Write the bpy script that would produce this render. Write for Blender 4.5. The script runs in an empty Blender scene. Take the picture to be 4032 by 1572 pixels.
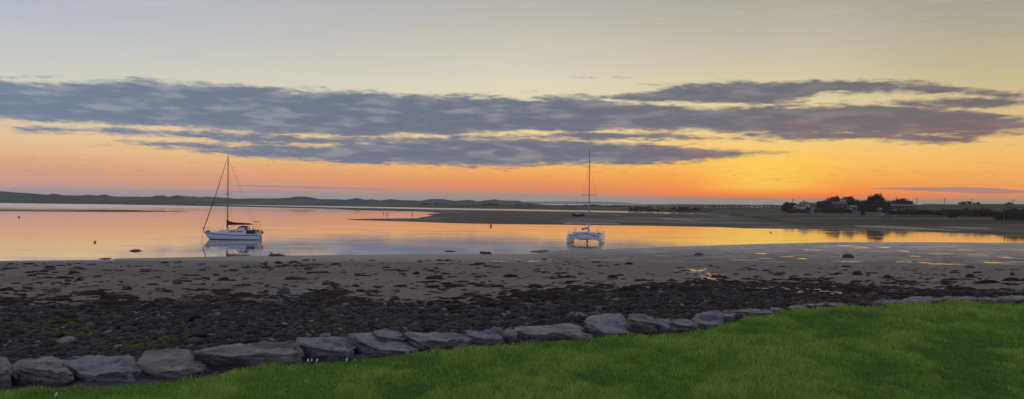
import bpy, math, random
import numpy as np
from mathutils import Vector, Matrix
R = math.radians
random.seed(7); rng = np.random.default_rng(11)
sc = bpy.context.scene

# ------------------------------------------------------------------ camera
F, CX, CY, H = 2912.0, 2016.0, 786.0, 5.8          # focal length in photo pixels, eye height over the water
PITCH, ROLL = math.atan(10 / F), 0.011
fw = np.array([0, math.cos(PITCH), math.sin(PITCH)]); up0 = np.array([0, -math.sin(PITCH), math.cos(PITCH)])
r0 = np.array([1.0, 0, 0])
rt = r0 * math.cos(ROLL) + up0 * math.sin(ROLL); up = up0 * math.cos(ROLL) - r0 * math.sin(ROLL)
cd = bpy.data.cameras.new('camera'); cam = bpy.data.objects.new('camera', cd); sc.collection.objects.link(cam)
cd.sensor_width = 36; cd.lens = 26; cd.clip_end = 40000; cd.clip_start = 0.05
m = Matrix.Identity(4)
for i in range(3):
    m[i][0] = rt[i]; m[i][1] = up[i]; m[i][2] = -fw[i]
m[2][3] = H
cam.matrix_world = m; sc.camera = cam

def ray(px, py): return fw + rt * ((px - CX) / F) + up * ((CY - py) / F)
def G(px, py, z=0.0):                                  # where a line of sight meets height z
    d = ray(px, py); t = (z - H) / d[2]; return np.array([0, 0, H]) + d * t
def A(px, py, Y):                                      # the point on a line of sight Y metres ahead
    d = ray(px, py); return np.array([0, 0, H]) + d * (Y / d[1])
def yh(px): return 774 + 0.011 * px

# ------------------------------------------------------------------ world
sc.view_settings.view_transform = 'Standard'; sc.view_settings.look = 'None'
sc.view_settings.exposure = 0.0; sc.view_settings.gamma = 1.0
sc.cycles.use_denoising = True
sc.cycles.max_bounces = 5; sc.cycles.volume_bounces = 1; sc.cycles.transparent_max_bounces = 6
SUN_AZ = math.atan((3050 - CX) / F); SUN_EL = R(-0.6)      # the sun has just set

def s2l(c):
    return tuple((v / 255 / 12.92) if v / 255 <= 0.04045 else ((v / 255 + 0.055) / 1.055) ** 2.4 for v in c)

def build_world():
    w = bpy.data.worlds.new('World'); sc.world = w; w.use_nodes = True
    nt = w.node_tree; N = nt.nodes; L = nt.links; N.clear()
    def val(x, n, i):
        if isinstance(x, (int, float)): n.inputs[i].default_value = x
        else: L.new(x, n.inputs[i])
    def M(op, a, b=0.0, c=None, clamp=False):
        n = N.new('ShaderNodeMath'); n.operation = op; n.use_clamp = clamp
        val(a, n, 0); val(b, n, 1)
        if c is not None: val(c, n, 2)
        return n.outputs[0]
    def mr(x, a, b, c=0.0, d=1.0, smooth=True):
        n = N.new('ShaderNodeMapRange'); n.interpolation_type = 'SMOOTHSTEP' if smooth else 'LINEAR'
        val(x, n, 0); val(a, n, 1); val(b, n, 2); val(c, n, 3); val(d, n, 4); return n.outputs[0]
    def mix(f, a, b, mode='MIX'):
        n = N.new('ShaderNodeMix'); n.data_type = 'RGBA'; n.blend_type = mode; n.clamp_factor = True
        val(f, n, 0)
        for s, i in ((a, 6), (b, 7)):
            if isinstance(s, tuple): n.inputs[i].default_value = (*s, 1)
            else: L.new(s, n.inputs[i])
        return n.outputs[2]
    tc = N.new('ShaderNodeTexCoord'); sep = N.new('ShaderNodeSeparateXYZ'); L.new(tc.outputs['Generated'], sep.inputs[0])
    X, Y, Z = sep.outputs
    az = M('MULTIPLY', M('ARCTAN2', X, Y), 180 / math.pi)
    el = M('MULTIPLY', M('ARCSINE', Z), 180 / math.pi)
    azn = M('DIVIDE', M('ADD', az, 45.0), 90.0, clamp=True)
    def dirn(px, py):
        d = ray(px, py); d = d / np.linalg.norm(d)
        return math.degrees(math.atan2(d[0], d[1])), math.degrees(math.asin(d[2]))
    # a slow noise that tilts and tears everything a little
    def noise(sx, sy, detail=5.0, rough=0.55, off=0.0, tilt=0.0, dist=0.0):
        c = N.new('ShaderNodeCombineXYZ')
        L.new(M('MULTIPLY', az, sx), c.inputs[0])
        e = M('MULTIPLY', M('ADD', el, M('MULTIPLY', az, tilt)), sy); L.new(e, c.inputs[1]); c.inputs[2].default_value = off
        n = N.new('ShaderNodeTexNoise'); n.inputs['Scale'].default_value = 1.0; n.inputs['Detail'].default_value = detail
        n.inputs['Roughness'].default_value = rough; n.inputs['Distortion'].default_value = dist
        L.new(c.outputs[0], n.inputs['Vector']); return n.outputs[0]
    nA = noise(0.26, 1.5, 7, 0.58, 1.3, 0.015, 0.15)
    nB = noise(1.1, 5.5, 4, 0.6, 5.7, 0.02)
    nC = noise(0.10, 1.2, 4, 0.5, 9.1, 0.03, 0.6)
    # clear sky: colours read at four headings and many heights above the horizon
    cols = {
     60:  [(0, (157,150,152)), (742, (158,150,154)), (752, (184,152,150)), (735, (194,152,146)), (690, (207,157,136)), (640, (218,168,134)), (600, (224,182,142)), (540, (228,194,150)), (480, (222,196,166)), (400, (214,204,182)), (320, (209,207,194)), (220, (200,202,198)), (110, (190,194,199)), (0, (181,187,199))],
     2016:[(775, (158,146,140)), (764, (178,142,126)), (750, (218,138,104)), (720, (233,148,90)), (690, (240,164,92)), (650, (247,184,102)), (600, (247,202,118)), (540, (240,212,150)), (470, (232,216,168)), (400, (226,217,182)), (320, (219,213,187)), (220, (207,202,186)), (110, (194,190,180)), (0, (180,179,174))],
     3050:[(790, (156,140,122)), (782, (206,134,98)), (774, (248,124,58)), (750, (254,142,56)), (715, (253,162,64)), (680, (253,180,78)), (640, (253,194,92)), (590, (250,202,116)), (530, (244,208,134)), (460, (233,208,150)), (400, (224,208,160)), (320, (214,204,166)), (220, (202,194,168)), (110, (188,182,166)), (0, (174,171,160))],
     4000:[(800, (158,144,122)), (788, (190,140,110)), (776, (226,136,92)), (750, (238,150,92)), (710, (243,166,88)), (660, (246,182,96)), (600, (243,190,108)), (540, (236,195,122)), (460, (222,192,132)), (400, (212,190,140)), (320, (202,188,146)), (220, (190,180,148)), (110, (178,172,148)), (0, (166,162,146))]}
    elp = M('ADD', el, M('MULTIPLY', M('SUBTRACT', nC, 0.5), 0.8))
    low = mr(el, 0.2, 2.2)
    elq = M('ADD', M('MULTIPLY', el, M('SUBTRACT', 1.0, low)), M('MULTIPLY', elp, low))
    eln = M('DIVIDE', elq, 16.0, clamp=True)
    ramps, azs = [], []
    for px, stops in cols.items():
        n = N.new('ShaderNodeValToRGB'); cr = n.color_ramp; cr.interpolation = 'EASE' if False else 'LINEAR'
        pts = sorted((max(0.0, dirn(px, y)[1]) / 16.0, s2l(c)) for y, c in stops if not (px == 60 and y == 0 and c[0] == 157))
        while len(cr.elements) > 1: cr.elements.remove(cr.elements[-1])
        cr.elements[0].position = 0.0; cr.elements[0].color = (*pts[0][1], 1)
        for p, c in pts:
            e = cr.elements.new(min(p, 1.0)); e.color = (*c, 1)
        L.new(eln, n.inputs[0]); ramps.append(n.outputs[0]); azs.append(dirn(px, 780)[0])
    col = ramps[0]
    for i in range(1, 4):
        col = mix(mr(az, azs[i - 1], azs[i], smooth=(i != 1)), col, ramps[i])
    hs = M('MULTIPLY', mr(M('ABSOLUTE', M('SUBTRACT', az, 18.8)), 7.0, 0.0), M('MULTIPLY', mr(el, 0.5, 1.5), mr(el, 5.2, 2.6)))
    col = mix(M('MULTIPLY', hs, 0.66), col, s2l((255, 212, 92)))
    # faint cirrus streaks in the glow
    st = mr(nB, 0.52, 0.72); stz = M('MULTIPLY', mr(el, 0.9, 1.8), mr(el, 3.6, 2.4))
    col = mix(M('MULTIPLY', M('MULTIPLY', st, stz), 0.30), col, s2l((206, 128, 96)))
    st2 = mr(noise(0.35, 4.2, 5, 0.6, 3.3, 0.03), 0.55, 0.75)
    col = mix(M('MULTIPLY', M('MULTIPLY', st2, mr(el, 0.8, 3.0)), 0.22), col, s2l((238, 196, 150)))
    # the grey bank lying on the horizon
    bank = mr(M('ADD', el, M('MULTIPLY', M('SUBTRACT', noise(0.35, 2.0, 3, 0.5, 6.6), 0.5), 0.14)), 0.52, 0.42)
    bcol = mix(mr(az, -34, 20, smooth=False), s2l((160, 152, 157)), s2l((158, 144, 130)))
    col = mix(M('MULTIPLY', bank, 0.93), col, bcol)
    # clouds: each band is a top and a bottom edge over the heading
    def curve(pts, default):
        n = N.new('ShaderNodeFloatCurve'); c = n.mapping.curves[0]
        pp = []
        for px, py in pts:
            a, e = dirn(px, py); pp.append(((a + 45) / 90, e / 20))
        pp.sort()
        n.mapping.use_clip = False
        c.points[0].location = (pp[0][0], pp[0][1]); c.points[1].location = (pp[-1][0], pp[-1][1])
        for p in pp[1:-1]: c.points.new(*p)
        for p in c.points: p.handle_type = 'AUTO_CLAMPED'
        n.mapping.extend = 'HORIZONTAL'; n.mapping.update()
        L.new(azn, n.inputs['Value']); return M('MULTIPLY', n.outputs[0], 20.0)
    bands = [
     ([(-1500,330),(0,332),(300,326),(626,322),(940,341),(1250,357),(1560,371),(1800,378),(2020,391),(2270,386),(2505,408),(2800,424),(3000,426),(3350,414),(3520,422),(3760,438),(4032,474),(5200,500)],
      [(-1500,470),(0,470),(300,478),(626,492),(815,506),(1000,517),(1300,532),(1700,530),(2000,517),(2300,512),(2600,512),(3000,522),(3400,528),(3800,525),(4032,512),(5200,520)]),
     ([(90,510),(150,505),(400,506),(800,524),(1000,533),(1300,542),(1700,538),(2150,528),(2500,526),(2900,546)],
      [(90,512),(150,514),(400,524),(800,547),(1000,560),(1300,572),(1700,562),(2150,546),(2500,549),(2900,549)]),
     ([(560,561),(700,563),(1000,576),(1300,572),(1600,548),(1900,543),(2200,556),(2500,566),(2800,585),(2990,597)],
      [(560,564),(700,572),(1000,618),(1300,636),(1750,652),(2100,646),(2500,641),(2800,629),(2930,612),(2990,600)]),
     ([(2400,388),(2550,366),(2750,338),(2900,328),(3100,324),(3350,320),(3700,338),(3950,374)],
      [(2400,392),(2600,396),(2900,402),(3150,398),(3250,366),(3400,362),(3700,366),(3950,378)]),
     ([(3540,404),(3700,394),(3950,398),(4300,402)], [(3540,412),(3700,420),(3950,408),(4300,410)]),
     ([(2960,522),(3100,516),(3400,522),(3700,540),(3780,552)], [(2960,534),(3100,540),(3400,548),(3650,560),(3780,556)]),
     ([(3600,520),(3800,524),(4032,520),(4400,520)], [(3600,524),(3800,534),(4032,531),(4400,532)]),
     ([(-1500,300),(0,300),(200,296),(360,306)], [(-1500,316),(0,314),(200,312),(360,308)]),
     ([(2230,305),(2350,302),(2520,306)], [(2230,309),(2350,310),(2520,309)]),
     ([(2440,326),(2560,320),(2760,322)], [(2440,332),(2560,337),(2760,330)]),
     ([(2040,356),(2120,352),(2210,357)], [(2040,362),(2120,364),(2210,360)]),
     ([(1900,646),(2050,646),(2160,650)], [(1900,656),(2050,657),(2160,653)]),
     ([(860,727),(1000,728),(1300,736),(1560,746)], [(860,729),(1000,737),(1300,745),(1560,749)]),
     ([(3420,740),(3700,737),(3900,740),(4060,752),(4600,760)], [(3420,743),(3700,756),(3900,763),(4060,760),(4600,766)])]
    D = None; sharp = None
    for k, (tp, bt) in enumerate(bands):
        t = curve(tp, 0); b = curve(bt, 0)
        d = M('MINIMUM', M('SUBTRACT', t, el), M('SUBTRACT', el, b))
        lo = dirn(tp[0][0], 500)[0]; hi = dirn(tp[-1][0], 500)[0]
        ends = M('MULTIPLY', M('MINIMUM', M('SUBTRACT', az, lo), M('SUBTRACT', hi, az)), 0.12)
        d = M('MINIMUM', d, ends)
        if 7 <= k <= 10: d = M('SUBTRACT', d, 0.30)
        if k >= 11: sharp = d if sharp is None else M('MAXIMUM', sharp, d)
        else: D = d if D is None else M('MAXIMUM', D, d)
    tear = M('ADD', M('MULTIPLY', M('SUBTRACT', nA, 0.5), 1.25), M('MULTIPLY', M('SUBTRACT', nB, 0.5), 0.70))
    Dn = M('ADD', M('MULTIPLY', D, 1.0), M('ADD', tear, 0.17))
    mask = mr(Dn, -0.12, 0.34)
    mask2 = mr(M('ADD', sharp, M('MULTIPLY', M('SUBTRACT', nB, 0.5), 0.06)), -0.02, 0.05)
    inner = mr(M('ADD', nA, M('MULTIPLY', M('SUBTRACT', noise(0.42, 2.0, 4, 0.5, 2.2, 0.01), 0.5), 1.0)), 0.22, 0.58)
    dark = mix(mr(az, -34, 2, smooth=False), s2l((110, 125, 150)), s2l((101, 108, 126)))
    dark = mix(mr(az, 5, 30, smooth=False), dark, s2l((108, 103, 108)))
    lite = mix(mr(az, -34, 6, smooth=False), s2l((145, 151, 165)), s2l((138, 136, 142)))
    lite = mix(mr(az, 5, 30), lite, s2l((128, 122, 124)))
    ccol = mix(inner, lite, dark)
    thin = mr(Dn, 0.10, 0.9)
    ccol = mix(M('MULTIPLY', M('SUBTRACT', 1.0, thin), 0.22), ccol, lite)
    # last red light under the right-hand bands
    redz = M('MULTIPLY', mr(az, 7, 15), mr(el, 6.6, 4.4)); redn = mr(noise(0.45, 7.0, 4, 0.6, 8.8, 0.03), 0.50, 0.66)
    ccol = mix(M('MULTIPLY', M('MULTIPLY', redz, redn), 0.48), ccol, s2l((205, 92, 78)))
    col = mix(M('MULTIPLY', mask, 0.965), col, ccol)
    col = mix(M('MULTIPLY', mask2, 0.80), col, mix(mr(az, -20, 20), s2l((150, 142, 158)), s2l((152, 132, 134))))
    # the rest of the dome: physical dusk sky high up and a dim eastern sky behind the viewer
    sky = N.new('ShaderNodeTexSky'); sky.sky_type = 'NISHITA'; sky.sun_disc = False
    sky.sun_elevation = SUN_EL; sky.sun_rotation = SUN_AZ; sky.air_density = 1.0; sky.dust_density = 1.5
    skys = N.new('ShaderNodeMix'); skys.data_type = 'RGBA'; skys.blend_type = 'MULTIPLY'; skys.inputs[0].default_value = 1
    L.new(sky.outputs[0], skys.inputs[6]); skys.inputs[7].default_value = (0.10, 0.10, 0.10, 1)
    high = mix(1.0, skys.outputs[2], (0.40, 0.43, 0.50), 'ADD')
    col = mix(mr(el, 15.5, 40), col, high)
    back = mr(M('ABSOLUTE', az), 45, 110)
    east = mix(mr(el, 0, 30), s2l((150, 142, 160)), s2l((170, 180, 205)))
    col = mix(back, col, east)
    bg = N.new('ShaderNodeBackground'); L.new(col, bg.inputs[0]); bg.inputs[1].default_value = 1.0
    out = N.new('ShaderNodeOutputWorld'); L.new(bg.outputs[0], out.inputs[0])
    w.cycles.sampling_method = 'MANUAL'; w.cycles.sample_map_resolution = 1024
build_world()
ld = bpy.data.lights.new('sun', 'SUN'); sun = bpy.data.objects.new('sun', ld); sc.collection.objects.link(sun)
ld.energy = 0.25; ld.angle = R(0.5); ld.color = (1.0, 0.55, 0.28)
sd = Vector((math.sin(SUN_AZ) * math.cos(SUN_EL), math.cos(SUN_AZ) * math.cos(SUN_EL), math.sin(SUN_EL)))
sun.rotation_euler = sd.to_track_quat('Z', 'Y').to_euler()

# ------------------------------------------------------------------ helpers
def lat(ix, iy, iz, seed):
    h = (ix * 374761393 + iy * 668265263 + iz * 2147483647 + seed * 974634777) & 0xffffffff
    h = ((h ^ (h >> 13)) * 1274126177) & 0xffffffff
    return ((h ^ (h >> 16)) & 0xffff) / 65535.0
def vn(x, y, z=0.0, seed=0):
    x, y, z = np.broadcast_arrays(np.asarray(x, float), np.asarray(y, float), np.asarray(z, float))
    ix, iy, iz = np.floor(x).astype(np.int64), np.floor(y).astype(np.int64), np.floor(z).astype(np.int64)
    fx, fy, fz = x - ix, y - iy, z - iz
    fx, fy, fz = [f * f * (3 - 2 * f) for f in (fx, fy, fz)]
    o = 0
    for dx in (0, 1):
        for dy in (0, 1):
            for dz in (0, 1):
                o = o + lat(ix + dx, iy + dy, iz + dz, seed) * (fx if dx else 1 - fx) * (fy if dy else 1 - fy) * (fz if dz else 1 - fz)
    return o
def fbm(x, y, z=0.0, octv=4, seed=0, gain=0.5):
    s = 0; a = 1.0; t = 0
    for k in range(octv):
        s = s + a * vn(np.asarray(x) * 2 ** k, np.asarray(y) * 2 ** k, np.asarray(z) * 2 ** k, seed + k * 17); t += a; a *= gain
    return s / t
def sm(x, a, b):
    t = np.clip((np.asarray(x, float) - a) / (b - a), 0, 1); return t * t * (3 - 2 * t)

def link(o, parent=None):
    sc.collection.objects.link(o)
    if parent is not None: o.parent = parent
    return o
def mesh_np(name, V, faces, mat, parent=None, smooth=False, attrs=None):
    """faces: list of (n,k) int arrays"""
    me = bpy.data.meshes.new(name); V = np.asarray(V, np.float32)
    me.vertices.add(len(V)); me.vertices.foreach_set('co', V.ravel())
    li = np.concatenate([np.asarray(f, np.int32).ravel() for f in faces])
    tot = np.concatenate([np.full(len(f), np.asarray(f).shape[1], np.int32) for f in faces])
    st = np.concatenate([[0], np.cumsum(tot)[:-1]]).astype(np.int32)
    me.loops.add(len(li)); me.loops.foreach_set('vertex_index', li)
    me.polygons.add(len(tot)); me.polygons.foreach_set('loop_start', st); me.polygons.foreach_set('loop_total', tot)
    if smooth: me.polygons.foreach_set('use_smooth', np.ones(len(tot), bool))
    me.update(calc_edges=True); me.validate()
    for k, a in (attrs or {}).items():
        a = np.asarray(a, np.float32)
        if a.ndim == 1:
            at = me.attributes.new(k, 'FLOAT', 'POINT'); at.data.foreach_set('value', a)
        else:
            at = me.attributes.new(k, 'FLOAT_COLOR', 'POINT')
            if a.shape[1] == 3: a = np.c_[a, np.ones(len(a), np.float32)]
            at.data.foreach_set('color', np.ascontiguousarray(a, np.float32).ravel())
    me.materials.append(mat)
    return link(bpy.data.objects.new(name, me), parent)
def tag(o, label=None, cat=None, group=None, kind=None):
    if label: o['label'] = label
    if cat: o['category'] = cat
    if group: o['group'] = group
    if kind: o['kind'] = kind
    return o
def thing(name, label, cat, loc=(0, 0, 0), rz=0, group=None):
    o = bpy.data.objects.new(name, None); link(o); o.location = loc; o.rotation_euler = (0, 0, rz); o.empty_display_size = 0.2
    return tag(o, label, cat, group)

class MB:
    def __init__(s): s.v = []; s.f = []
    def add(s, V, Fc):
        b = len(s.v); s.v += [tuple(map(float, p)) for p in V]; s.f += [tuple(int(i) + b for i in f) for f in Fc]; return s
    def box(s, c, d, rz=0, taper=1.0):
        V = []
        for sx, sy, sz in ((-1,-1,-1),(1,-1,-1),(1,1,-1),(-1,1,-1),(-1,-1,1),(1,-1,1),(1,1,1),(-1,1,1)):
            t = taper if sz > 0 else 1
            x, y = sx * d[0] / 2 * t, sy * d[1] / 2 * t
            V.append((c[0] + x * math.cos(rz) - y * math.sin(rz), c[1] + x * math.sin(rz) + y * math.cos(rz), c[2] + sz * d[2] / 2))
        return s.add(V, [(0,3,2,1),(4,5,6,7),(0,1,5,4),(1,2,6,5),(2,3,7,6),(3,0,4,7)])
    def tube(s, pts, r, n=8, r2=None, sy=1.0):
        pts = [Vector(p) for p in pts]; k = len(pts); V = []; Fc = []
        for i, p in enumerate(pts):
            t = (pts[min(i + 1, k - 1)] - pts[max(i - 1, 0)]).normalized()
            a = t.cross(Vector((0, 0, 1)))
            if a.length < 0.05: a = t.cross(Vector((0, 1, 0)))
            a.normalize(); b = t.cross(a)
            rr = r if r2 is None else r + (r2 - r) * i / (k - 1)
            for j in range(n):
                q = 2 * math.pi * j / n; V.append(p + a * (rr * math.cos(q) * sy) + b * (rr * math.sin(q)))
        for i in range(k - 1):
            for j in range(n): Fc.append((i*n+j, i*n+(j+1)%n, (i+1)*n+(j+1)%n, (i+1)*n+j))
        Fc.append(tuple(range(n))[::-1]); Fc.append(tuple(range((k-1)*n, k*n)))
        return s.add(V, Fc)
    def loft(s, rings, cap=True, closed=True):
        n = len(rings[0]); V = [p for r_ in rings for p in r_]; Fc = []
        for i in range(len(rings) - 1):
            for j in range(n if closed else n - 1): Fc.append((i*n+j, i*n+(j+1)%n, (i+1)*n+(j+1)%n, (i+1)*n+j))
        if cap: Fc.append(tuple(range(n))[::-1]); Fc.append(tuple(range((len(rings)-1)*n, len(rings)*n)))
        return s.add(V, Fc)
    def ball(s, c, r, n=10, m_=7):
        V = [(c[0], c[1], c[2] - r[2])]; Fc = []
        for i in range(1, m_):
            q = -math.pi / 2 + math.pi * i / m_
            for j in range(n):
                a = 2 * math.pi * j / n; V.append((c[0] + r[0]*math.cos(q)*math.cos(a), c[1] + r[1]*math.cos(q)*math.sin(a), c[2] + r[2]*math.sin(q)))
        V.append((c[0], c[1], c[2] + r[2])); e = len(V) - 1
        for j in range(n): Fc.append((0, 1+(j+1)%n, 1+j)); Fc.append((e, e-n+j, e-n+(j+1)%n))
        for i in range(m_-2):
            for j in range(n): Fc.append((1+i*n+j, 1+i*n+(j+1)%n, 1+(i+1)*n+(j+1)%n, 1+(i+1)*n+j))
        return s.add(V, Fc)
    def build(s, name, mat, parent=None, smooth=False, bevel=0):
        me = bpy.data.meshes.new(name); me.from_pydata(s.v, [], s.f); me.materials.append(mat); me.update()
        if smooth: me.polygons.foreach_set('use_smooth', [True] * len(me.polygons))
        o = link(bpy.data.objects.new(name, me), parent)
        if smooth:
            try: me.set_sharp_from_angle(angle=R(50))
            except Exception: pass
        if bevel:
            b = o.modifiers.new('b', 'BEVEL'); b.width = bevel; b.segments = 2; b.limit_method = 'ANGLE'
        return o

# ------------------------------------------------------------------ materials
def mat(name, base=(0.5, 0.5, 0.5), rough=0.6, var=0.12, scale=6.0, metal=0.0, spec=0.5, bump=0.0, bscale=None,
        attr=None, stretch=(1, 1, 1), var2=None, trans=0.0):
    m_ = bpy.data.materials.new(name); m_.use_nodes = True; nt = m_.node_tree; N = nt.nodes; L = nt.links
    p = N['Principled BSDF']; p.inputs['Roughness'].default_value = rough; p.inputs['Metallic'].default_value = metal
    p.inputs['Specular IOR Level'].default_value = spec
    tc = N.new('ShaderNodeTexCoord'); mp = N.new('ShaderNodeMapping'); L.new(tc.outputs['Object'], mp.inputs[0]); mp.inputs['Scale'].default_value = stretch
    n = N.new('ShaderNodeTexNoise'); n.inputs['Scale'].default_value = scale; n.inputs['Detail'].default_value = 6; L.new(mp.outputs[0], n.inputs['Vector'])
    mrn = N.new('ShaderNodeMapRange'); L.new(n.outputs[0], mrn.inputs[0]); mrn.inputs[1].default_value = 0.3; mrn.inputs[2].default_value = 0.7
    mrn.inputs[3].default_value = 1 - var; mrn.inputs[4].default_value = 1 + var
    mx = N.new('ShaderNodeMix'); mx.data_type = 'RGBA'; mx.blend_type = 'MULTIPLY'; mx.inputs[0].default_value = 1
    if attr:
        at = N.new('ShaderNodeAttribute'); at.attribute_name = attr; L.new(at.outputs['Color'], mx.inputs[6])
    else: mx.inputs[6].default_value = (*base, 1)
    L.new(mrn.outputs[0], mx.inputs[7]); src = mx.outputs[2]
    if var2:
        n2 = N.new('ShaderNodeTexNoise'); n2.inputs['Scale'].default_value = var2[1]; n2.inputs['Detail'].default_value = 4; L.new(mp.outputs[0], n2.inputs['Vector'])
        r2 = N.new('ShaderNodeMapRange'); L.new(n2.outputs[0], r2.inputs[0]); r2.inputs[1].default_value = var2[2]; r2.inputs[2].default_value = var2[2] + 0.12
        m2 = N.new('ShaderNodeMix'); m2.data_type = 'RGBA'; L.new(r2.outputs[0], m2.inputs[0]); L.new(src, m2.inputs[6]); m2.inputs[7].default_value = (*var2[0], 1); src = m2.outputs[2]
    L.new(src, p.inputs['Base Color'])
    if bump:
        nb = N.new('ShaderNodeTexNoise'); nb.inputs['Scale'].default_value = bscale or scale * 3; nb.inputs['Detail'].default_value = 8; nb.inputs['Roughness'].default_value = 0.6
        L.new(mp.outputs[0], nb.inputs['Vector'])
        b = N.new('ShaderNodeBump'); b.inputs['Distance'].default_value = bump; L.new(nb.outputs[0], b.inputs['Height']); L.new(b.outputs[0], p.inputs['Normal'])
    if trans:
        tr = N.new('ShaderNodeBsdfTranslucent'); L.new(src, tr.inputs[0]); ms = N.new('ShaderNodeMixShader'); ms.inputs[0].default_value = trans
        L.new(p.outputs[0], ms.inputs[1]); L.new(tr.outputs[0], ms.inputs[2]); L.new(ms.outputs[0], N['Material Output'].inputs[0])
    return m_

# ------------------------------------------------------------------ terrain
ZL = 4.1
EDGE_PX = [(0,1530),(186,1508),(404,1499),(559,1489),(748,1470),(873,1451),(1121,1412),(1300,1404),(1517,1384),(1766,1357),(2000,1340),(2310,1313),(2528,1301),(2700,1293),(2829,1268),(2950,1238),(3062,1214),(3200,1202),(3320,1193),(3450,1190),(3600,1184),(3785,1177),(4032,1183)]
ew = np.array([G(a, b, ZL)[:2] for a, b in EDGE_PX])
ex = np.concatenate([[-60, -14], ew[:, 0], [13, 22, 60]]); ey = np.concatenate([[2, 5.2], ew[:, 1], [14.6, 17, 30]])
o_ = np.argsort(ex); ex, ey = ex[o_], ey[o_]
def yedge(x): return np.interp(x, ex, ey)
def Kp(pts): return [(a, b - yh(a)) for a, b in pts]
def poly(far, near):
    return np.array(Kp(far) + Kp(near))
FAR = [(0,800.5),(400,805),(700,810),(1000,816),(1250,822),(1400,828),(1575,832),(1662,833.5),(1742,840.5),(1680,844),(1707,850),(1659,856),(1645,860),(1487,862),(1366,864.3),(1400,867),(1554,871),(1777,878.5),(1924,882),(2204,885),(2549,889),(2829,894.5),(2930,899),(3100,901),(3400,905),(3560,911),(3800,918),(3950,926),(4032,930)]
NEAR = [(4032,957),(3700,955),(3314,954),(3000,961),(2688,971),(2393,982),(2200,986),(2080,991),(2189,998),(2120,1001),(1800,1001),(1344,1005),(900,1011),(620,1016),(460,1019),(450,1023),(200,1026),(0,1028)]
W1 = np.array([(-9000, 27)] + Kp(FAR) + [(5200, 118), (12000, 122)] + [(12000, 136), (5200, 138)] + Kp(NEAR) + [(-1200, 258), (-9000, 262)])
W2 = np.array(Kp([(820,805.5),(1400,814),(1750,820),(2273,829),(2514,833),(2724,839.5),(2860,845.5),(2724,845),(2514,839.5),(2273,834.5),(1750,826),(1400,819),(1000,810.5)]))
W3 = np.array(Kp([(2070,802.5),(2640,808),(2640,814),(2400,814),(2210,813),(2070,809)]))
BAR = np.array([(-5000, 57)] + Kp([(0,826.5),(300,825.5),(500,827.5),(750,834),(500,835.2),(300,834.5),(0,832)]) + [(-5000, 60)])
def inpoly(P, x, y):
    c = np.zeros(x.shape, bool); n = len(P)
    for i in range(n):
        x1, y1 = P[i]; x2, y2 = P[(i + 1) % n]
        if y1 == y2: continue
        c ^= ((y1 > y) != (y2 > y)) & (x < (x2 - x1) * (y - y1) / (y2 - y1) + x1)
    return c
def pdist(P, x, y, sx=0.12):
    d = np.full(x.shape, 1e9); n = len(P)
    for i in range(n):
        ax, ay = P[i][0] * sx, P[i][1]; bx, by = P[(i + 1) % n][0] * sx, P[(i + 1) % n][1]
        dx, dy = bx - ax, by - ay; L2 = dx * dx + dy * dy + 1e-9
        t = np.clip(((x * sx - ax) * dx + (y - ay) * dy) / L2, 0, 1)
        d = np.minimum(d, np.hypot(x * sx - ax - t * dx, y - ay - t * dy))
    return d
NS = Kp(NEAR); NSx = np.array([-9000, -1200] + [a for a, b in NS[::-1] if a not in (2080, 2189)] + [5200, 12000])
NSk = np.array([262, 258] + [b for a, b in NS[::-1] if a not in (2080, 2189)] + [138, 136])
DUNE = [(-6000,20),(-2500,26),(-1500,18),(-900,23),(-500,17),(-200,22),(0,20),(60,18.5),(124,13.5),(186,10),(214,15.5),(248,8.2),(320,8),(351,11),(385,7.5),(410,12.2),(441,7),(497,5.5),(602,5.6),(613,9),(646,10.6),(661,4.7),(699,13),(745,8.2),(756,7.3),(784,4),(815,7.5),(868,6),(917,2.4),(979,3.8),(1104,4.4),(1135,7.5),(1166,14),(1215,12),(1265,2.9),(1309,7.4),(1358,2.5),(1402,8.6),(1445,1.3),(1461,4.5),(1500,1),(1540,5.4),(1596,1.8),(1658,1.2),(1693,7.6),(1749,8.2),(1788,2.2),(1837,8.2),(1882,1.7),(1924,6.2),(1945,9.4),(1973,6),(2015,6.4),(2067,8),(2099,5),(2150,2),(2210,-3),(2280,-9),(2400,-14)]
dx_ = np.array([a for a, b in DUNE], float); dk_ = np.array([b for a, b in DUNE], float)
TAB = [(-6000, [(0,.3),(560,.4),(700,1.2),(900,2.5),(3000,3)]), (2000, [(0,.3),(420,.4),(560,.9),(640,2.0),(720,2.5),(1000,2.8),(3000,3)]),
       (2500, [(0,.25),(300,.35),(480,.6),(545,1.9),(700,2.5),(1000,3.4),(1300,4.4),(3000,4.8)]),
       (2900, [(0,.25),(260,.45),(360,1.1),(460,2.2),(620,3.6),(900,4.6),(3000,5)]),
       (3250, [(0,.25),(195,.3),(225,.9),(300,2.0),(380,3.2),(520,4.6),(800,5.1),(3000,5.4)]),
       (3500, [(0,.25),(195,.3),(225,1.0),(265,1.7),(350,3.2),(420,5.0),(520,5.6),(3000,6)]),
       (3660, [(0,.25),(195,.3),(225,1.1),(265,1.9),(350,3.8),(460,7.7),(520,7.8),(700,7),(3000,6)]),
       (3900, [(0,.25),(190,.3),(220,1.1),(265,2.0),(350,4.2),(470,8.1),(530,8.1),(700,7),(3000,6)]),
       (12000,[(0,.25),(190,.3),(220,1.1),(265,2.0),(350,4.2),(470,8.1),(530,8.1),(700,7),(3000,6)])]
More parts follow.
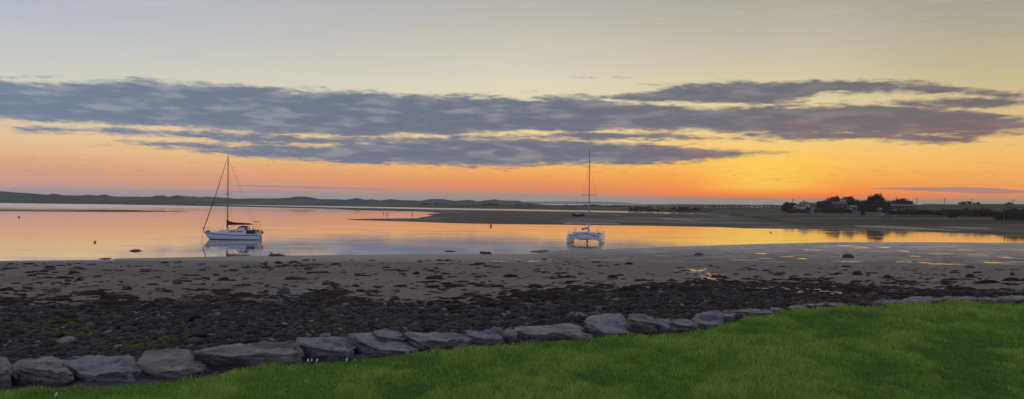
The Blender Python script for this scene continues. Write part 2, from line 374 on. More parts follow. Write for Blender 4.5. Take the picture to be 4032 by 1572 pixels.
def zland(X, Yd):
    cols = np.array([np.interp(Yd, [p[0] for p in t], [p[1] for p in t]) for _, t in TAB]); xs = np.array([a for a, _ in TAB], float)
    i = np.clip(np.searchsorted(xs, X) - 1, 0, len(xs) - 2); t = np.clip((X - xs[i]) / (xs[i + 1] - xs[i]), 0, 1); j = np.arange(X.size)
    return (cols.reshape(len(xs), -1)[i.ravel(), j] * (1 - t.ravel()) + cols.reshape(len(xs), -1)[i.ravel() + 1, j] * t.ravel()).reshape(X.shape)
def terrain(x, y):
    """height, and a dict of masks, for arrays of world x, y"""
    x = np.atleast_1d(np.asarray(x, float)); y = np.atleast_1d(np.asarray(y, float))
    r = np.hypot(x, y); yc = np.maximum(y, 0.25 * r + 0.01)
    X = CX + F * x / yc; K = F * H / yc
    rsh = F * H / np.interp(X, NSx, NSk)                       # shoreline, metres ahead
    s = y - yedge(x)
    # lawn and the bench the boulders lie on
    zl = ZL - 0.05 + 0.05 * (fbm(x * 0.5, y * 0.5, 0, 3, 3) - 0.5) - 0.03 * sm(s, -1.2, 0)
    yb = yedge(x) + 1.7
    rS = np.minimum(rsh, 70)
    t = np.clip((rS - yc) / np.maximum(rS - yb, 5), 0, 1)
    zb = 3.55 * t ** 1.45 + 0.16 * np.clip((rsh - yc) / 45, 0, 1) + 0.02
    und = (fbm(x * 0.18, y * 0.10, 0, 3, 5) - 0.5)
    zb = zb + und * (0.05 + 0.22 * sm(t, 0.25, 0.7)) * np.where(yc < 60, 1, 0.35) + (fbm(x * 1.3, y * 1.3, 0, 2, 9) - 0.5) * 0.06 * sm(t, 0.3, 0.5)
    zb = np.where(yc > rsh, -0.012 * (yc - rsh), zb); zb = np.maximum(zb, -0.8)
    bench = ZL - 0.085 - 0.12 * sm(s, 0.3, 1.2) + (fbm(x * 4, y * 4, 0, 3, 21) - 0.5) * 0.05
    zn = np.where(s < 0, zl, np.where(s < 0.12, zl + (bench - zl) * sm(s, 0, 0.12), bench + (zb - bench) * sm(s, 1.0, 2.6)))
    # far shore
    mud = zland(X, yc)
    big = sm(yc, 200, 500)
    mud = mud + (fbm(x * 0.02, y * 0.02, 0, 4, 31) - 0.5) * (0.25 + 0.9 * big) * sm(mud, 0.3, 1.2) + (fbm(x * 0.05, y * 0.02, 0, 3, 33) - 0.5) * 0.10
    kw = np.interp(X, [-9000, 800, 1400, 2300, 2860, 3000, 3200], [27, 25, 30, 37, 40, 60, 86])
    mud = np.where((K > kw) & (X < 3200), np.minimum(mud, .20 + (fbm(x * .03, y * .02, 0, 3, 37) - .5) * .12), mud)
    kd = np.interp(X, dx_, dk_) + (fbm(X * .022, 0, 0, 4, 43) - .5) * 5
    g = 0
    for d0, wd, am, sd_ in ((1000, 60, 1.0, 41), (860, 60, 0.62, 47), (740, 45, 0.34, 53)):
        kk = np.interp(X + (0 if am == 1 else (sd_ * 37 - 1500)), dx_, dk_) if am < 1 else kd
        top = H + kk * d0 / F
        if am < 1: top = top * am * sm(X, 2300, 1500)
        g = np.maximum(g, np.maximum(top, 0) * np.exp(-((yc - d0 - 40 * (vn(X * 0.01, 0, 0, sd_) - 0.5)) / wd) ** 2))
    rough = (fbm(x * 0.06, y * 0.04, 0, 4, 61) - 0.5) * 2.4 * sm(g, 1, 5) * np.where((yc > 960), 0.35, 1)
    mud = np.maximum(mud, g + rough) 
    w = inpoly(W1, X, K) & ~inpoly(BAR, X, K)
    w |= inpoly(W2, X, K) | inpoly(W3, X, K)
    pd = np.minimum(np.minimum(pdist(W1, X, K), pdist(W2, X, K)), np.where(inpoly(W1, X, K) | inpoly(BAR, X, K), pdist(BAR, X, K), 1e9))
    pd = np.minimum(pd, pdist(W3, X, K))
    zf = np.where(w, -np.minimum(0.6, 0.06 + pd * 0.15), np.minimum(mud, 0.05 + pd * 0.05 * np.maximum(1, yc / 160) + np.maximum(pd - 2.5, 0) ** 2 * 0.7))
    near = (yc < rsh * 1.03) | (K > np.interp(X, NSx, NSk))
    mid = K > np.interp(X, NSx, NSk) - 4
    z = np.where(mid, zn, zf)
    beh = (y < 0.25 * r)
    z = np.where(beh & (s < 0), zl, z)
    return z, dict(s=s, t=t, X=X, K=K, Y=yc, mid=mid, dune=g, w=w, rsh=rsh, mud=mud, pd=pd)
def hz(x, y): return float(terrain(x, y)[0][0])

def build_terrain():
    a1 = np.concatenate([np.linspace(-180, -60, 28, endpoint=False), np.linspace(-60, -38, 60, endpoint=False), np.linspace(-38, 38, 860, endpoint=False), np.linspace(38, 60, 60, endpoint=False), np.linspace(60, 180, 29)[:-1]])
    a1 = np.radians(a1)
    k = np.concatenate([np.arange(1206, 270, -5), np.arange(270, 130, -1.2), np.arange(130, 11, -0.5), np.arange(11, 4, -0.5)])
    rr = np.concatenate([np.linspace(0.3, 5, 12, endpoint=False), np.arange(5, 14, 0.07), F * H / k])
    AA, RR = np.meshgrid(a1, rr)
    x = RR * np.sin(AA); y = RR * np.cos(AA)
    zz = np.empty(x.size); ms = {}
    z, mk = terrain(x.ravel(), y.ravel())
    nr, nc = x.shape
    X, K, Y, s, t = mk['X'], mk['K'], mk['Y'], mk['s'], mk['t']
    xf, yf = x.ravel(), y.ravel()
    # own colours of the ground, plus a sheen painted into the wet flat's sand
    def c(*v): return np.array(v)[None, :]
    def mx(a, b, f): return a + (b - a) * f[:, None]
    n1 = fbm(xf * 0.25, yf * 0.12, 0, 4, 71); n2 = fbm(xf * 1.1, yf * 0.8, 0, 4, 73); n3 = fbm(xf * 0.07, yf * 0.035, 0, 4, 75)
    sand = mx(c(.128, .100, .088) + 0 * xf[:, None], c(.168, .136, .118), sm(n1, .3, .7)); sand = mx(sand, c(.168, .140, .122), sm(X, 1200, 2800) * 0.7)
    sand = mx(sand, c(.30, .275, .285), sm(K, 225, 165) * sm(X, 2100, 2900))  # silvery sheen of the wet flat, painted in as paler sand
    sand = mx(sand, c(.10, .085, .075), sm(n2, .56, .72) * 0.5)
    ypeb = np.interp(X, [-1000, 0, 500, 900, 1500, 2000, 2400, 2800, 3200, 3600, 4032, 5000], [1215, 1215, 1210, 1195, 1195, 1200, 1170, 1130, 1135, 1160, 1165, 1170])
    yrow = (H - z) * F / np.maximum(Y, 1) + yh(X)
    peb = sm(yrow + (n2 - .5) * 60, ypeb - 25, ypeb + 25)
    shin = mx(c(.025, .022, .021) + 0 * xf[:, None], c(.04, .036, .033), sm(n2, .4, .6))
    shin = mx(shin, c(.062, .048, .040), sm(X, 2600, 3200))
    green = sm(fbm(xf * 0.5, yf * 0.5, 0, 3, 81), .50, .64) * sm(X, 1600, 700) * sm(yrow, 1260, 1310)
    shin = mx(shin, c(.045, .05, .016), green)
    nearc = mx(sand, shin, peb)
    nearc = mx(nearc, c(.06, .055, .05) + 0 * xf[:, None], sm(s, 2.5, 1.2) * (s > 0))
    lawnc = mx(c(.045, .085, .014) + 0 * xf[:, None], c(.08, .14, .02), sm(n2, .35, .65))
    nearc = np.where((s < 0.05)[:, None], lawnc, nearc)
    mudc = mx(c(.105, .078, .064) + 0 * xf[:, None], c(.056, .050, .028), sm(n3 + 0.15 * sm(X, 3000, 3600), .42, .58) * sm(K, 100, 70) * 0.8)
    streak = fbm(xf * 0.03, yf * 0.012, 0, 4, 91)
    mudc = mx(mudc, c(.20, .17, .15), sm(streak, .54, .66) * 0.6)
    mudc = mx(mudc, c(.045, .036, .026), sm(fbm(xf * 0.012, yf * 0.06, 0, 4, 93), .50, .60) * 0.8)
    mudc = mx(mudc, c(.095, .075, .065), sm(mk['pd'], 4, 1.0) * 0.6)
    marsh = mx(c(.046, .040, .020) + 0 * xf[:, None], c(.074, .066, .028), sm(fbm(xf * 0.015, yf * 0.01, 0, 4, 95), .4, .62))
    marsh = mx(marsh, c(.022, .020, .014), sm(fbm(xf * 0.008, yf * 0.09, 0, 4, 97), .54, .62) * 0.85)
    marsh = mx(marsh, c(.15, .14, .07), sm(fbm(xf * 0.008, yf * 0.09, 4, 4, 98), .60, .66) * 0.7)
    farc = mx(mudc, marsh, np.maximum(sm(mk['mud'], 0.55, 1.2), sm(K, 40, 30) * (X < 2600)))
    dun = mx(c(.040, .044, .036) + 0 * xf[:, None], c(.085, .086, .066), sm(fbm(xf * 0.02, yf * 0.02, 0, 4, 99), .4, .65))
    farc = mx(farc, dun, sm(mk['dune'], 1.0, 3.0))
    ledge = sm(X, 3640, 3720) * sm(yrow, 1134, 1142) * sm(yrow, 1168, 1160) * (s > 0)
    nearc = mx(nearc, c(.085, .10, .03), ledge * sm(n2, .35, .6))
    col = np.where(mk['mid'][:, None], nearc, farc)
    # wet film and pools: 0 dry .. 1 standing water
    flat = sm(K, 262, 225) * sm(X, 1300, 2500) * mk['mid']
    fl2 = sm(K, 215, 160) * mk['mid'] * sm(X, 2300, 3300)
    wn = fbm(xf * 0.16, yf * 0.2, 0, 5, 111); wn2 = fbm(xf * 0.45, yf * 1.1, 0, 4, 113)
    wet = 0.20 * flat + 0.34 * fl2 * sm(K, 235, 150) + 0.34 * sm(wn * 0.35 + wn2 * 0.65, .55 - .03 * sm(X, 2400, 3600), .66) * flat
    fine = fbm(xf * 0.30, yf * 1.5, 0, 4, 115)
    wet = np.maximum(wet, .72 * sm(fine + .05 * sm(X, 2400, 3800), .57, .64) * flat * sm(X, 1500, 2500))
    def blob(px, py, rx, ry): return np.exp(-(((X - px) / rx) ** 2 + ((yrow - py) / ry) ** 2))
    bl = blob(2740, 1068, 60, 10) + blob(2800, 1100, 60, 16) + blob(3020, 1140, 110, 8) + blob(3160, 1146, 130, 8) + blob(3300, 1160, 110, 8) + blob(3520, 1172, 70, 6) + blob(2950,1138,90,8)
    wet = np.maximum(wet, sm(fbm(xf * 1.3, yf * 2.2, 0, 3, 119) + 0.22 * bl, .70, .76) * (bl > 0.1))
    wf = sm(fbm(xf * 0.05, yf * 0.02, 0, 5, 117) + 0.10 * sm(X, 2900, 3900) * sm(K, 80, 88) - 0.4 * sm(mk['mud'], .4, .7), .66, .71) * 0.6 * (~mk['mid']) * (mk['pd'] > 1.5)
    wf = np.maximum(wf, np.exp(-(((yrow - np.interp(X, [3300, 3540, 3900, 4100], [898, 903, 909, 913])) / 1.2) ** 2)) * (X > 3350) * 0.5)
    wet = np.where(mk['mid'], wet, np.maximum(wf, 0.12 * sm(mk['mud'], .45, .3)))
    wet = np.maximum(wet, 0.6 * sm(z, 0.12, 0.02)) * (s > 3)
    cat = np.where(mk['mid'], np.where(s < 0.04, 0, 1), np.where(mk['dune'] > 1.2, 4, np.where((mk['mud'] > 0.6) , 3, 2)))
    cat = np.where(mk['w'] & ~mk['mid'], 2, cat).reshape(nr, nc)
    idx = np.arange(nr * nc).reshape(nr, nc); jn = (np.arange(nc) + 1) % nc
    q = np.stack([idx[:-1, :], idx[:-1, jn], idx[1:, jn], idx[1:, :]], -1).reshape(-1, 4)[:, ::-1]
    fc = cat[:-1, :].ravel()
    V = np.c_[xf, yf, z]
    def gm(name, gloss=0.25):
        m_ = bpy.data.materials.new(name); m_.use_nodes = True; nt = m_.node_tree; N = nt.nodes; L = nt.links; p = N['Principled BSDF']
        at = N.new('ShaderNodeAttribute'); at.attribute_name = 'col'; aw = N.new('ShaderNodeAttribute'); aw.attribute_name = 'wet'
        tc = N.new('ShaderNodeTexCoord'); n = N.new('ShaderNodeTexNoise'); n.inputs['Scale'].default_value = 3.0; n.inputs['Detail'].default_value = 10; n.inputs['Roughness'].default_value = 0.65
        L.new(tc.outputs['Object'], n.inputs['Vector'])
        r = N.new('ShaderNodeMapRange'); L.new(n.outputs[0], r.inputs[0]); r.inputs[1].default_value = .3; r.inputs[2].default_value = .7; r.inputs[3].default_value = .72; r.inputs[4].default_value = 1.28
        mxn = N.new('ShaderNodeMix'); mxn.data_type = 'RGBA'; mxn.blend_type = 'MULTIPLY'; mxn.inputs[0].default_value = 1; L.new(at.outputs['Color'], mxn.inputs[6]); L.new(r.outputs[0], mxn.inputs[7])
        # wet ground is darker and smoother
        dk = N.new('ShaderNodeMapRange'); L.new(aw.outputs['Fac'], dk.inputs[0]); dk.inputs[3].default_value = 1.0; dk.inputs[4].default_value = 0.55
        m2 = N.new('ShaderNodeMix'); m2.data_type = 'RGBA'; m2.blend_type = 'MULTIPLY'; m2.inputs[0].default_value = 1; L.new(mxn.outputs[2], m2.inputs[6]); L.new(dk.outputs[0], m2.inputs[7])
        L.new(m2.outputs[2], p.inputs['Base Color'])
        rg = N.new('ShaderNodeMapRange'); L.new(aw.outputs['Fac'], rg.inputs[0]); rg.interpolation_type = 'LINEAR'; rg.inputs[1].default_value = 0.1; rg.inputs[2].default_value = 1.0; rg.inputs[3].default_value = 0.9; rg.inputs[4].default_value = 0.10
        L.new(rg.outputs[0], p.inputs['Roughness'])
        sp = N.new('ShaderNodeMapRange'); L.new(aw.outputs['Fac'], sp.inputs[0]); sp.inputs[3].default_value = 0.12; sp.inputs[4].default_value = 0.6; L.new(sp.outputs[0], p.inputs['Specular IOR Level'])
        b = N.new('ShaderNodeBump'); nb = N.new('ShaderNodeTexNoise'); nb.inputs['Scale'].default_value = 9; nb.inputs['Detail'].default_value = 8; L.new(tc.outputs['Object'], nb.inputs['Vector'])
        bs = N.new('ShaderNodeMapRange'); L.new(aw.outputs['Fac'], bs.inputs[0]); bs.inputs[3].default_value = 0.6; bs.inputs[4].default_value = 0.12; L.new(bs.outputs[0], b.inputs['Strength'])
        b.inputs['Distance'].default_value = 0.03; L.new(nb.outputs[0], b.inputs['Height']); L.new(b.outputs[0], p.inputs['Normal'])
        return m_
    gmat = gm('ground_surface')
    for i, nm in enumerate(['lawn', 'beach', 'tidal_flat', 'marsh', 'dune_hills']):
        f = q[fc == i]
        if not len(f): continue
        u, inv = np.unique(f, return_inverse=True)
        o = mesh_np(nm, V[u], [inv.reshape(-1, 4)], gmat, None, True, {'col': col[u], 'wet': wet[u]}); o['kind'] = 'structure'
build_terrain()

def build_water():
    m_ = bpy.data.materials.new('sea_water'); m_.use_nodes = True; nt = m_.node_tree; N = nt.nodes; L = nt.links; p = N['Principled BSDF']
    p.inputs['Base Color'].default_value = (.05, .06, .065, 1); p.inputs['IOR'].default_value = 1.75
    tc = N.new('ShaderNodeTexCoord'); mp = N.new('ShaderNodeMapping'); mp.inputs['Scale'].default_value = (0.05, 0.22, 1); L.new(tc.outputs['Object'], mp.inputs[0])
    n = N.new('ShaderNodeTexNoise'); n.inputs['Scale'].default_value = 1; n.inputs['Detail'].default_value = 4; L.new(mp.outputs[0], n.inputs['Vector'])
    r = N.new('ShaderNodeMapRange'); L.new(n.outputs[0], r.inputs[0]); r.inputs[1].default_value = .48; r.inputs[2].default_value = .68; r.inputs[3].default_value = .04; r.inputs[4].default_value = .10
    gp = N.new('ShaderNodeNewGeometry'); ln = N.new('ShaderNodeVectorMath'); ln.operation = 'LENGTH'; L.new(gp.outputs['Position'], ln.inputs[0])
    rf = N.new('ShaderNodeMapRange'); L.new(ln.outputs['Value'], rf.inputs[0]); rf.inputs[1].default_value = 420; rf.inputs[2].default_value = 620; rf.inputs[3].default_value = 0; rf.inputs[4].default_value = .22
    ra = N.new('ShaderNodeMath'); ra.operation = 'ADD'; L.new(r.outputs[0], ra.inputs[0]); L.new(rf.outputs[0], ra.inputs[1]); r = ra
    L.new(r.outputs[0], p.inputs['Roughness'])
    n2 = N.new('ShaderNodeTexNoise'); n2.inputs['Scale'].default_value = 1.2; n2.inputs['Detail'].default_value = 3; L.new(tc.outputs['Object'], n2.inputs['Vector'])
    b = N.new('ShaderNodeBump'); b.inputs['Strength'].default_value = 1; b.inputs['Distance'].default_value = 0.0016; L.new(n2.outputs[0], b.inputs['Height']); L.new(b.outputs[0], p.inputs['Normal'])
    gl = N.new('ShaderNodeBsdfGlossy'); gl.inputs['Color'].default_value = (.97, .97, .97, 1); L.new(r.outputs[0], gl.inputs['Roughness']); L.new(b.outputs[0], gl.inputs['Normal'])
    ms = N.new('ShaderNodeMixShader'); ms.inputs[0].default_value = .6; L.new(p.outputs[0], ms.inputs[1]); L.new(gl.outputs[0], ms.inputs[2]); L.new(ms.outputs[0], N['Material Output'].inputs[0])
    a = np.radians(np.linspace(-180, 180, 97)[:-1]); rr = [30, 60, 150, 500, 1500, 4300]
    V = [(r_ * math.sin(t), r_ * math.cos(t), 0) for r_ in rr for t in a]; n_ = len(a)
    q = [(i*n_+j, (i+1)*n_+j, (i+1)*n_+(j+1)%n_, i*n_+(j+1)%n_) for i in range(len(rr)-1) for j in range(n_)]
    o = mesh_np('water', V, [np.array(q)], m_, None, True); o['kind'] = 'structure'
build_water()
def build_far_hills():
    m_ = mat('far_hill_heath', (.10, .11, .09), .9, .2, .01)
    X = np.arange(1900, 3300, 8); top = np.interp(X, [1900,2100,2200,2340,2444,2500,2532,2580,2637,2720,2800,3000,3300], [-2,3,4.8,5.6,3.4,0,-2.4,-1.6,-.2,-1.0,-2,-1,-3]); D0 = 3400
    V = []; q = []
    for j, (dd, f) in enumerate(((-500, 0), (-250, .55), (0, 1), (300, .6), (550, 0))):
        for x_, k_ in zip(X, top):
            Yd = D0 + dd; zt = max(0.3, H + (k_ + 0.7 * (vn(x_ * .03, 0) - .5)) * D0 / F); V.append(((x_ - CX) / F * Yd, Yd, -1 + (zt + 1) * f))
    n = len(X); q = [(i*n+j, i*n+j+1, (i+1)*n+j+1, (i+1)*n+j) for i in range(4) for j in range(n-1)]
    o = mesh_np('far_hills', V, [np.array(q)], m_, None, True); o['kind'] = 'structure'
build_far_hills()

# ------------------------------------------------------------------ materials of things
def gloss(name, base, rough=0.3, **k): return mat(name, base, rough, k.pop('var', 0.05), k.pop('scale', 3.0), **k)
MT = dict(
 gel=gloss('white_gelcoat', (.50, .51, .53), .28, bump=.001), deck=gloss('deck_offwhite', (.55, .56, .58), .6, bump=.002),
 navy=gloss('navy_cloth', (.018, .02, .05), .8, bump=.01), navyp=gloss('navy_paint', (.015, .025, .08), .35), black=gloss('black_rubber', (.012, .012, .014), .5),
 alu=gloss('anodised_alloy', (.19, .18, .185), .5, metal=.0), wire=gloss('rigging_wire', (.16, .13, .12), .5, metal=.3), steel=gloss('stainless', (.6, .6, .62), .2, metal=1.0),
 maroon=gloss('maroon_sail_cover', (.07, .012, .02), .85, bump=.02), red=gloss('red_paint', (.60, .035, .015), .5), vinyl=gloss('clear_vinyl_window', (.55, .52, .50), .12),
 glass=gloss('dark_window', (.012, .015, .02), .08), antifoul=gloss('antifoul_dark', (.02, .018, .02), .6), redfoul=gloss('antifoul_red', (.22, .03, .02), .6),
 orange=gloss('orange_buoy', (.55, .09, .02), .5), white=gloss('white_paint', (.75, .75, .75), .5), sail=gloss('sail_cloth_white', (.6, .6, .62), .8, bump=.02),
 tyre=gloss('tyre', (.02, .02, .02), .9), carp=gloss('silver_car_paint', (.10, .105, .11), .25, metal=.3), wood=mat('weathered_timber', (.09, .07, .055), .9, .3, 8, bump=.01),
 tan=gloss('tan_canvas', (.35, .22, .14), .9), hullblue=gloss('dark_blue_hull', (.03, .03, .05), .35))

# ------------------------------------------------------------------ sloop in the channel
def sloop():
    o = A(912.5, 942.5, 106.0)
    T = thing('sailing_yacht', 'white sloop with blue stripe and navy sprayhood moored in the channel', 'sailing boat', (o[0], o[1], 0), math.pi + R(4))
    sheer = lambda x: np.interp(x, [-4, -2, 0, 2.4, 4.04], [.80, .79, .86, .99, 1.15])
    beam = lambda t: np.interp(t, [0, .12, .3, .5, .7, .85, .95, 1], [.98, 1.15, 1.32, 1.38, 1.18, .74, .30, .03])
    bow = lambda z: 3.15 + .77 * z if z > 0 else 3.15 + 1.6 * z
    stern = lambda z: -4.05 + .18 * z if z > 0 else -4.05 - 1.5 * z
    def pt(t, v, side, out=0.0):
        xs = -4 + 8.04 * t; zt = sheer(xs) if True else 0; z = -.45 + (zt + .45) * v
        x = stern(z) + (bow(z) - stern(z)) * t
        p = np.interp(v, [0, .15, .36, .55, .8, 1], [.02, .50, .82, .93, .985, 1]); p = p ** (1 + 1.2 * max(0, t - .5))
        return (x, side * (beam(t) * p + out), z)
    ts = np.linspace(0, 1, 26); vs = np.linspace(0, 1, 11)
    h = MB(); rings = [[pt(t, v, 1) for v in vs[::-1]] + [pt(t, v, -1) for v in vs] for t in ts]
    h.loft(rings, cap=True, closed=False); h.build('hull', MT['gel'], T, True)
    for nm, za, zb, mm in (('hull_stripe', -.20, -.11, 'navyp'), ('boot_top', None, None, 'antifoul')):
        b = MB()
        for side in (1, -1):
            rr = []
            for t in ts:
                zt = sheer(-4 + 8.04 * t); va, vb = ((zt + za + .45) / (zt + .45), (zt + zb + .45) / (zt + .45)) if za else ((.0 + .45) / (zt + .45) - .06, (.45 + .06) / (zt + .45))
                rr.append([pt(t, va, side, .004), pt(t, vb, side, .004), pt(t, vb, side, .014), pt(t, va, side, .014)])
            b.loft(rr)
        b.build(nm, MT[mm], T)
    d = MB(); rr = []
    for t in ts:
        x, y, z = pt(t, 1, 1); rr.append([(x, y - .01, z - .02), (x, y * .5, z + .05 * min(1, y)), (x, 0, z + .07 * min(1, y)), (x, -y * .5, z + .05 * min(1, y)), (x, -y + .01, z - .02)])
    d.loft(rr, closed=False, cap=False); d.build('deck', MT['deck'], T, True)
    c = MB(); rr = []
    for x, w, z in ((2.35, .30, 1.04), (2.1, .42, 1.12), (1.5, .60, 1.28), (.8, .74, 1.36), (0, .84, 1.44), (-.8, .90, 1.50), (-1.6, .90, 1.46), (-2.3, .86, 1.38)):
        z0 = sheer(x) - .03
        rr.append([(x, w + .06, z0), (x, w, z - .10), (x, w * .86, z - .02), (x, w * .4, z + .02), (x, -w * .4, z + .02), (x, -w * .86, z - .02), (x, -w, z - .10), (x, -w - .06, z0)])
    c.loft(rr); cab = c.build('coach_roof', MT['deck'], T, True)
    for xa, xb in ((.04, -.82), (-1.0, -1.78)):
        for side in (1, -1):
            w = MB(); w.box(((xa + xb) / 2, side * .925, 1.20), (xa - xb, .03, .12)); w.build('cabin_window', MT['glass'], cab, bevel=.02)
    hch = MB().box((1.3, 0, 1.33), (.5, .5, .06)); hch.build('fore_hatch', MT['glass'], cab)
    co = MB()
    for side in (1, -1): co.box((-3.0, side * .85, .98), (1.6, .14, .34))
    co.box((-3.82, 0, .92), (.10, 1.6, .26)); co.build('cockpit_coaming', MT['gel'], T, bevel=.03)
    s = MB(); rr = []
    for x, zt, w in ((-1.08, 1.88, .72), (-1.4, 1.98, .80), (-1.8, 1.99, .84), (-2.12, 1.94, .86)):
        rr.append([(x, w * math.cos(a), 1.40 + (zt - 1.40) * math.sin(a) ** .7) for a in np.linspace(R(38), R(142), 9)] + [(x, w * .97 * math.cos(a), 1.37 + (zt - 1.40) * math.sin(a) ** .7) for a in np.linspace(R(142), R(38), 9)])
    s.loft(rr); sh = s.build('sprayhood', MT['navy'], T, True)
    v = MB(); v.add([(-.85, .62, 1.46), (-.85, -.62, 1.46), (-1.1, -.55, 1.83), (-1.1, .55, 1.83)], [(0, 1, 2, 3)])
    for side in (1, -1): v.add([(-.88, side * .70, 1.45), (-1.95, side * .87, 1.38), (-2.0, side * .72, 1.74), (-1.12, side * .62, 1.74)], [(0, 1, 2, 3)])
    v.build('sprayhood_window', MT['vinyl'], sh)
    hp = MB()
    for x0, x1, zt in ((-2.3, -2.14, 1.96), (-.95, -1.1, 1.88), (-1.55, -1.5, 1.98)):
        hp.tube([(x0 + (x1 - x0) * math.sin(a), .88 * math.cos(a), 1.36 + (zt - 1.36) * math.sin(a) ** .7) for a in np.linspace(.0, math.pi, 13)], .035 if x0 < -2 else .022, 6)
    hp.build('sprayhood_frame', MT['navy'], sh)
    for side in (1, -1):
        b = MB().box((-2.95, side * 1.14, 1.15), (1.25, .025, .44)); b.build('cockpit_dodger', MT['navy'], T)
    w = MB(); w.tube([(-2.62 + .19 * math.cos(a), 1.16, 1.50 + .19 * math.sin(a)) for a in np.linspace(0, 2 * math.pi, 15)], .055, 6); w.build('lifebuoy', MT['navy'], T, True)
    w = MB().tube([(-3.2, .7, 1.1), (-3.2, .7, 1.62)], .06, 8); w.ball((-3.2, .7, 1.62), (.09, .09, .07)); w.build('winch', MT['black'], T, True)
    # mast and spars
    mst = MB(); mst.tube([(.62, 0, 1.30), (.60, 0, 6.5), (.66, 0, 11.75)], .085, 10, .065); mast = mst.build('mast', MT['alu'], T, True)
    sp = MB().tube([(.45, -.95, 6.50), (.6, 0, 6.45), (.45, .95, 6.50)], .035, 6); sp.build('spreader', MT['alu'], mast)
    tp = MB().box((.62, 0, 11.80), (.30, .08, .08)); tp.tube([(.75, 0, 11.8), (.95, 0, 11.83)], .02, 5); tp.tube([(.55, 0, 11.8), (.55, 0, 12.2)], .012, 5); tp.build('masthead_fitting', MT['wire'], mast)
    rf = MB(); rf.tube([(.68, 0, 6.56), (1.02, 0, 6.50)], .10, 8, .13); rf.build('steaming_light', MT['white'], mast, True)
    bm = MB().tube([(.55, 0, 2.12), (-2.95, 0, 2.18)], .06, 8); boom = bm.build('boom', MT['alu'], T, True)
    cv = MB(); rr = []
    for x, a_, b_, zz in ((.74, .09, .30, 2.55), (.55, .15, .38, 2.40), (.2, .18, .26, 2.31), (-.5, .15, .18, 2.27), (-1.5, .13, .15, 2.26), (-2.3, .11, .12, 2.25), (-2.62, .07, .07, 2.24)):
        rr.append([(x, a_ * math.cos(q), zz + b_ * math.sin(q)) for q in np.linspace(0, 2 * math.pi, 11)[:-1]])
    cv.loft(rr).tube([(.66, 0, 1.75), (.64, 0, 2.9)], .13, 8, .06); cv.build('sail_cover', MT['maroon'], boom, True)
    kk = MB().tube([(.55, 0, 1.55), (-.7, 0, 2.12)], .03, 6); kk.build('kicking_strap', MT['wire'], boom)
    fs = MB().tube([(3.98, 0, 1.25), (3.86, 0, 1.7), (2.3, 0, 6.4), (.78, 0, 11.5)], .085, 8, .03); fs.build('furled_headsail', MT['maroon'], T, True)
    st = MB()
    for side in (1, -1):
        st.tube([(.45, side * 1.25, .9), (.45, side * .95, 6.5), (.62, 0, 11.6)], .009, 4)
        st.tube([(.95, side * 1.2, .92), (.60, side * .06, 6.3)], .009, 4); st.tube([(.05, side * 1.24, .9), (.60, side * .06, 6.3)], .009, 4)
    st.tube([(-3.9, 0, .9), (.60, 0, 11.7)], .009, 4); st.tube([(-2.9, 0, 2.2), (.58, 0, 11.5)], .010, 4); st.build('standing_rigging', MT['wire'], T)
    pp = MB()
    for side in (1, -1):
        pp.tube([(4.30, 0, 1.70), (4.05, side * .22, 1.70), (2.9, side * .62, 1.64), (2.45, side * .78, 1.06)], .022, 5); pp.tube([(3.6, side * .42, 1.66), (3.35, side * .48, 1.10)], .02, 5); pp.tube([(4.0, side * .2, 1.68), (3.95, side * .1, 1.16)], .02, 5)
    pp.box((4.26, 0, 1.58), (.10, .12, .12)); pp.build('pulpit', MT['steel'], T, True)
    ll = MB()
    for side in (1, -1):
        xs = [2.45, 1.3, .1, -1.2, -2.4, -3.7]; tops = []
        for x in xs:
            bb = beam((x + 4) / 8.04) * .95; ll.tube([(x, side * bb, sheer(x)), (x, side * bb, sheer(x) + .60)], .014, 5); tops.append((x, side * bb, sheer(x) + .59))
        ll.tube(tops, .008, 4); ll.tube([(a, b, c_ - .28) for a, b, c_ in tops], .008, 4)
    ll.build('guard_rail', MT['steel'], T)
    an = MB(); an.ball((3.3, .1, 1.2), (.35, .25, .10)); an.build('coiled_rope', MT['wire'], T, True)
    gt = MB()
    for side in (1, -1):
        gt.tube([(-3.86, side * .85, .85), (-3.90, side * .85, 2.05), (-3.80, side * .80, 2.56), (-3.05, side * .75, 2.62), (-2.95, side * .78, 2.3), (-2.55, side * .9, 1.5)], .022, 5)
        gt.tube([(-2.95, side * .78, 2.0), (-3.5, side * .84, 1.55)], .02, 5); gt.tube([(-3.75, side * .82, 2.5), (-3.55, side * .86, 1.55)], .016, 5)
    gt.tube([(-3.80, -.8, 2.56), (-3.80, .8, 2.56)], .022, 5); gt.tube([(-3.05, -.75, 2.62), (-3.05, .75, 2.62)], .022, 5)
    gan = gt.build('stern_gantry', MT['steel'], T, True)
    g2 = MB().box((-3.45, 0, 2.62), (.55, 1.0, .04)); g2.build('solar_panel', MT['glass'], gan)
    g3 = MB().tube([(-3.12, .2, 2.62), (-3.12, .2, 2.86)], .02, 5); g3.ball((-3.12, .2, 2.93), (.11, .11, .08)); g3.build('aerial', MT['white'], gan, True)
    ps = MB().box((-3.72, .75, 1.22), (.22, .3, .34)); ps.build('liferaft_box', MT['tan'], T, bevel=.03)
    fl = MB(); fl.tube([(-3.85, .3, .95), (-4.25, .3, 1.55)], .015, 5); fp = fl.build('flag_staff', MT['wood'], T)
    fc = MB(); rr = []
    for i in range(7):
        q = i / 6; xx = -4.20 - .10 * q; rr.append([(xx + .20 * q, .30 + .06 * math.sin(q * 9), 1.44 - .55 * q), (xx - .26 * math.sin(q * 2.6) - .05, .34 + .06 * math.sin(q * 9 + 1), 1.36 - .50 * q), (xx - .24 * math.sin(q * 2.6) - .05, .32 + .06 * math.sin(q * 9 + 1), 1.34 - .50 * q), (xx + .20 * q, .28 + .06 * math.sin(q * 9), 1.43 - .55 * q)])
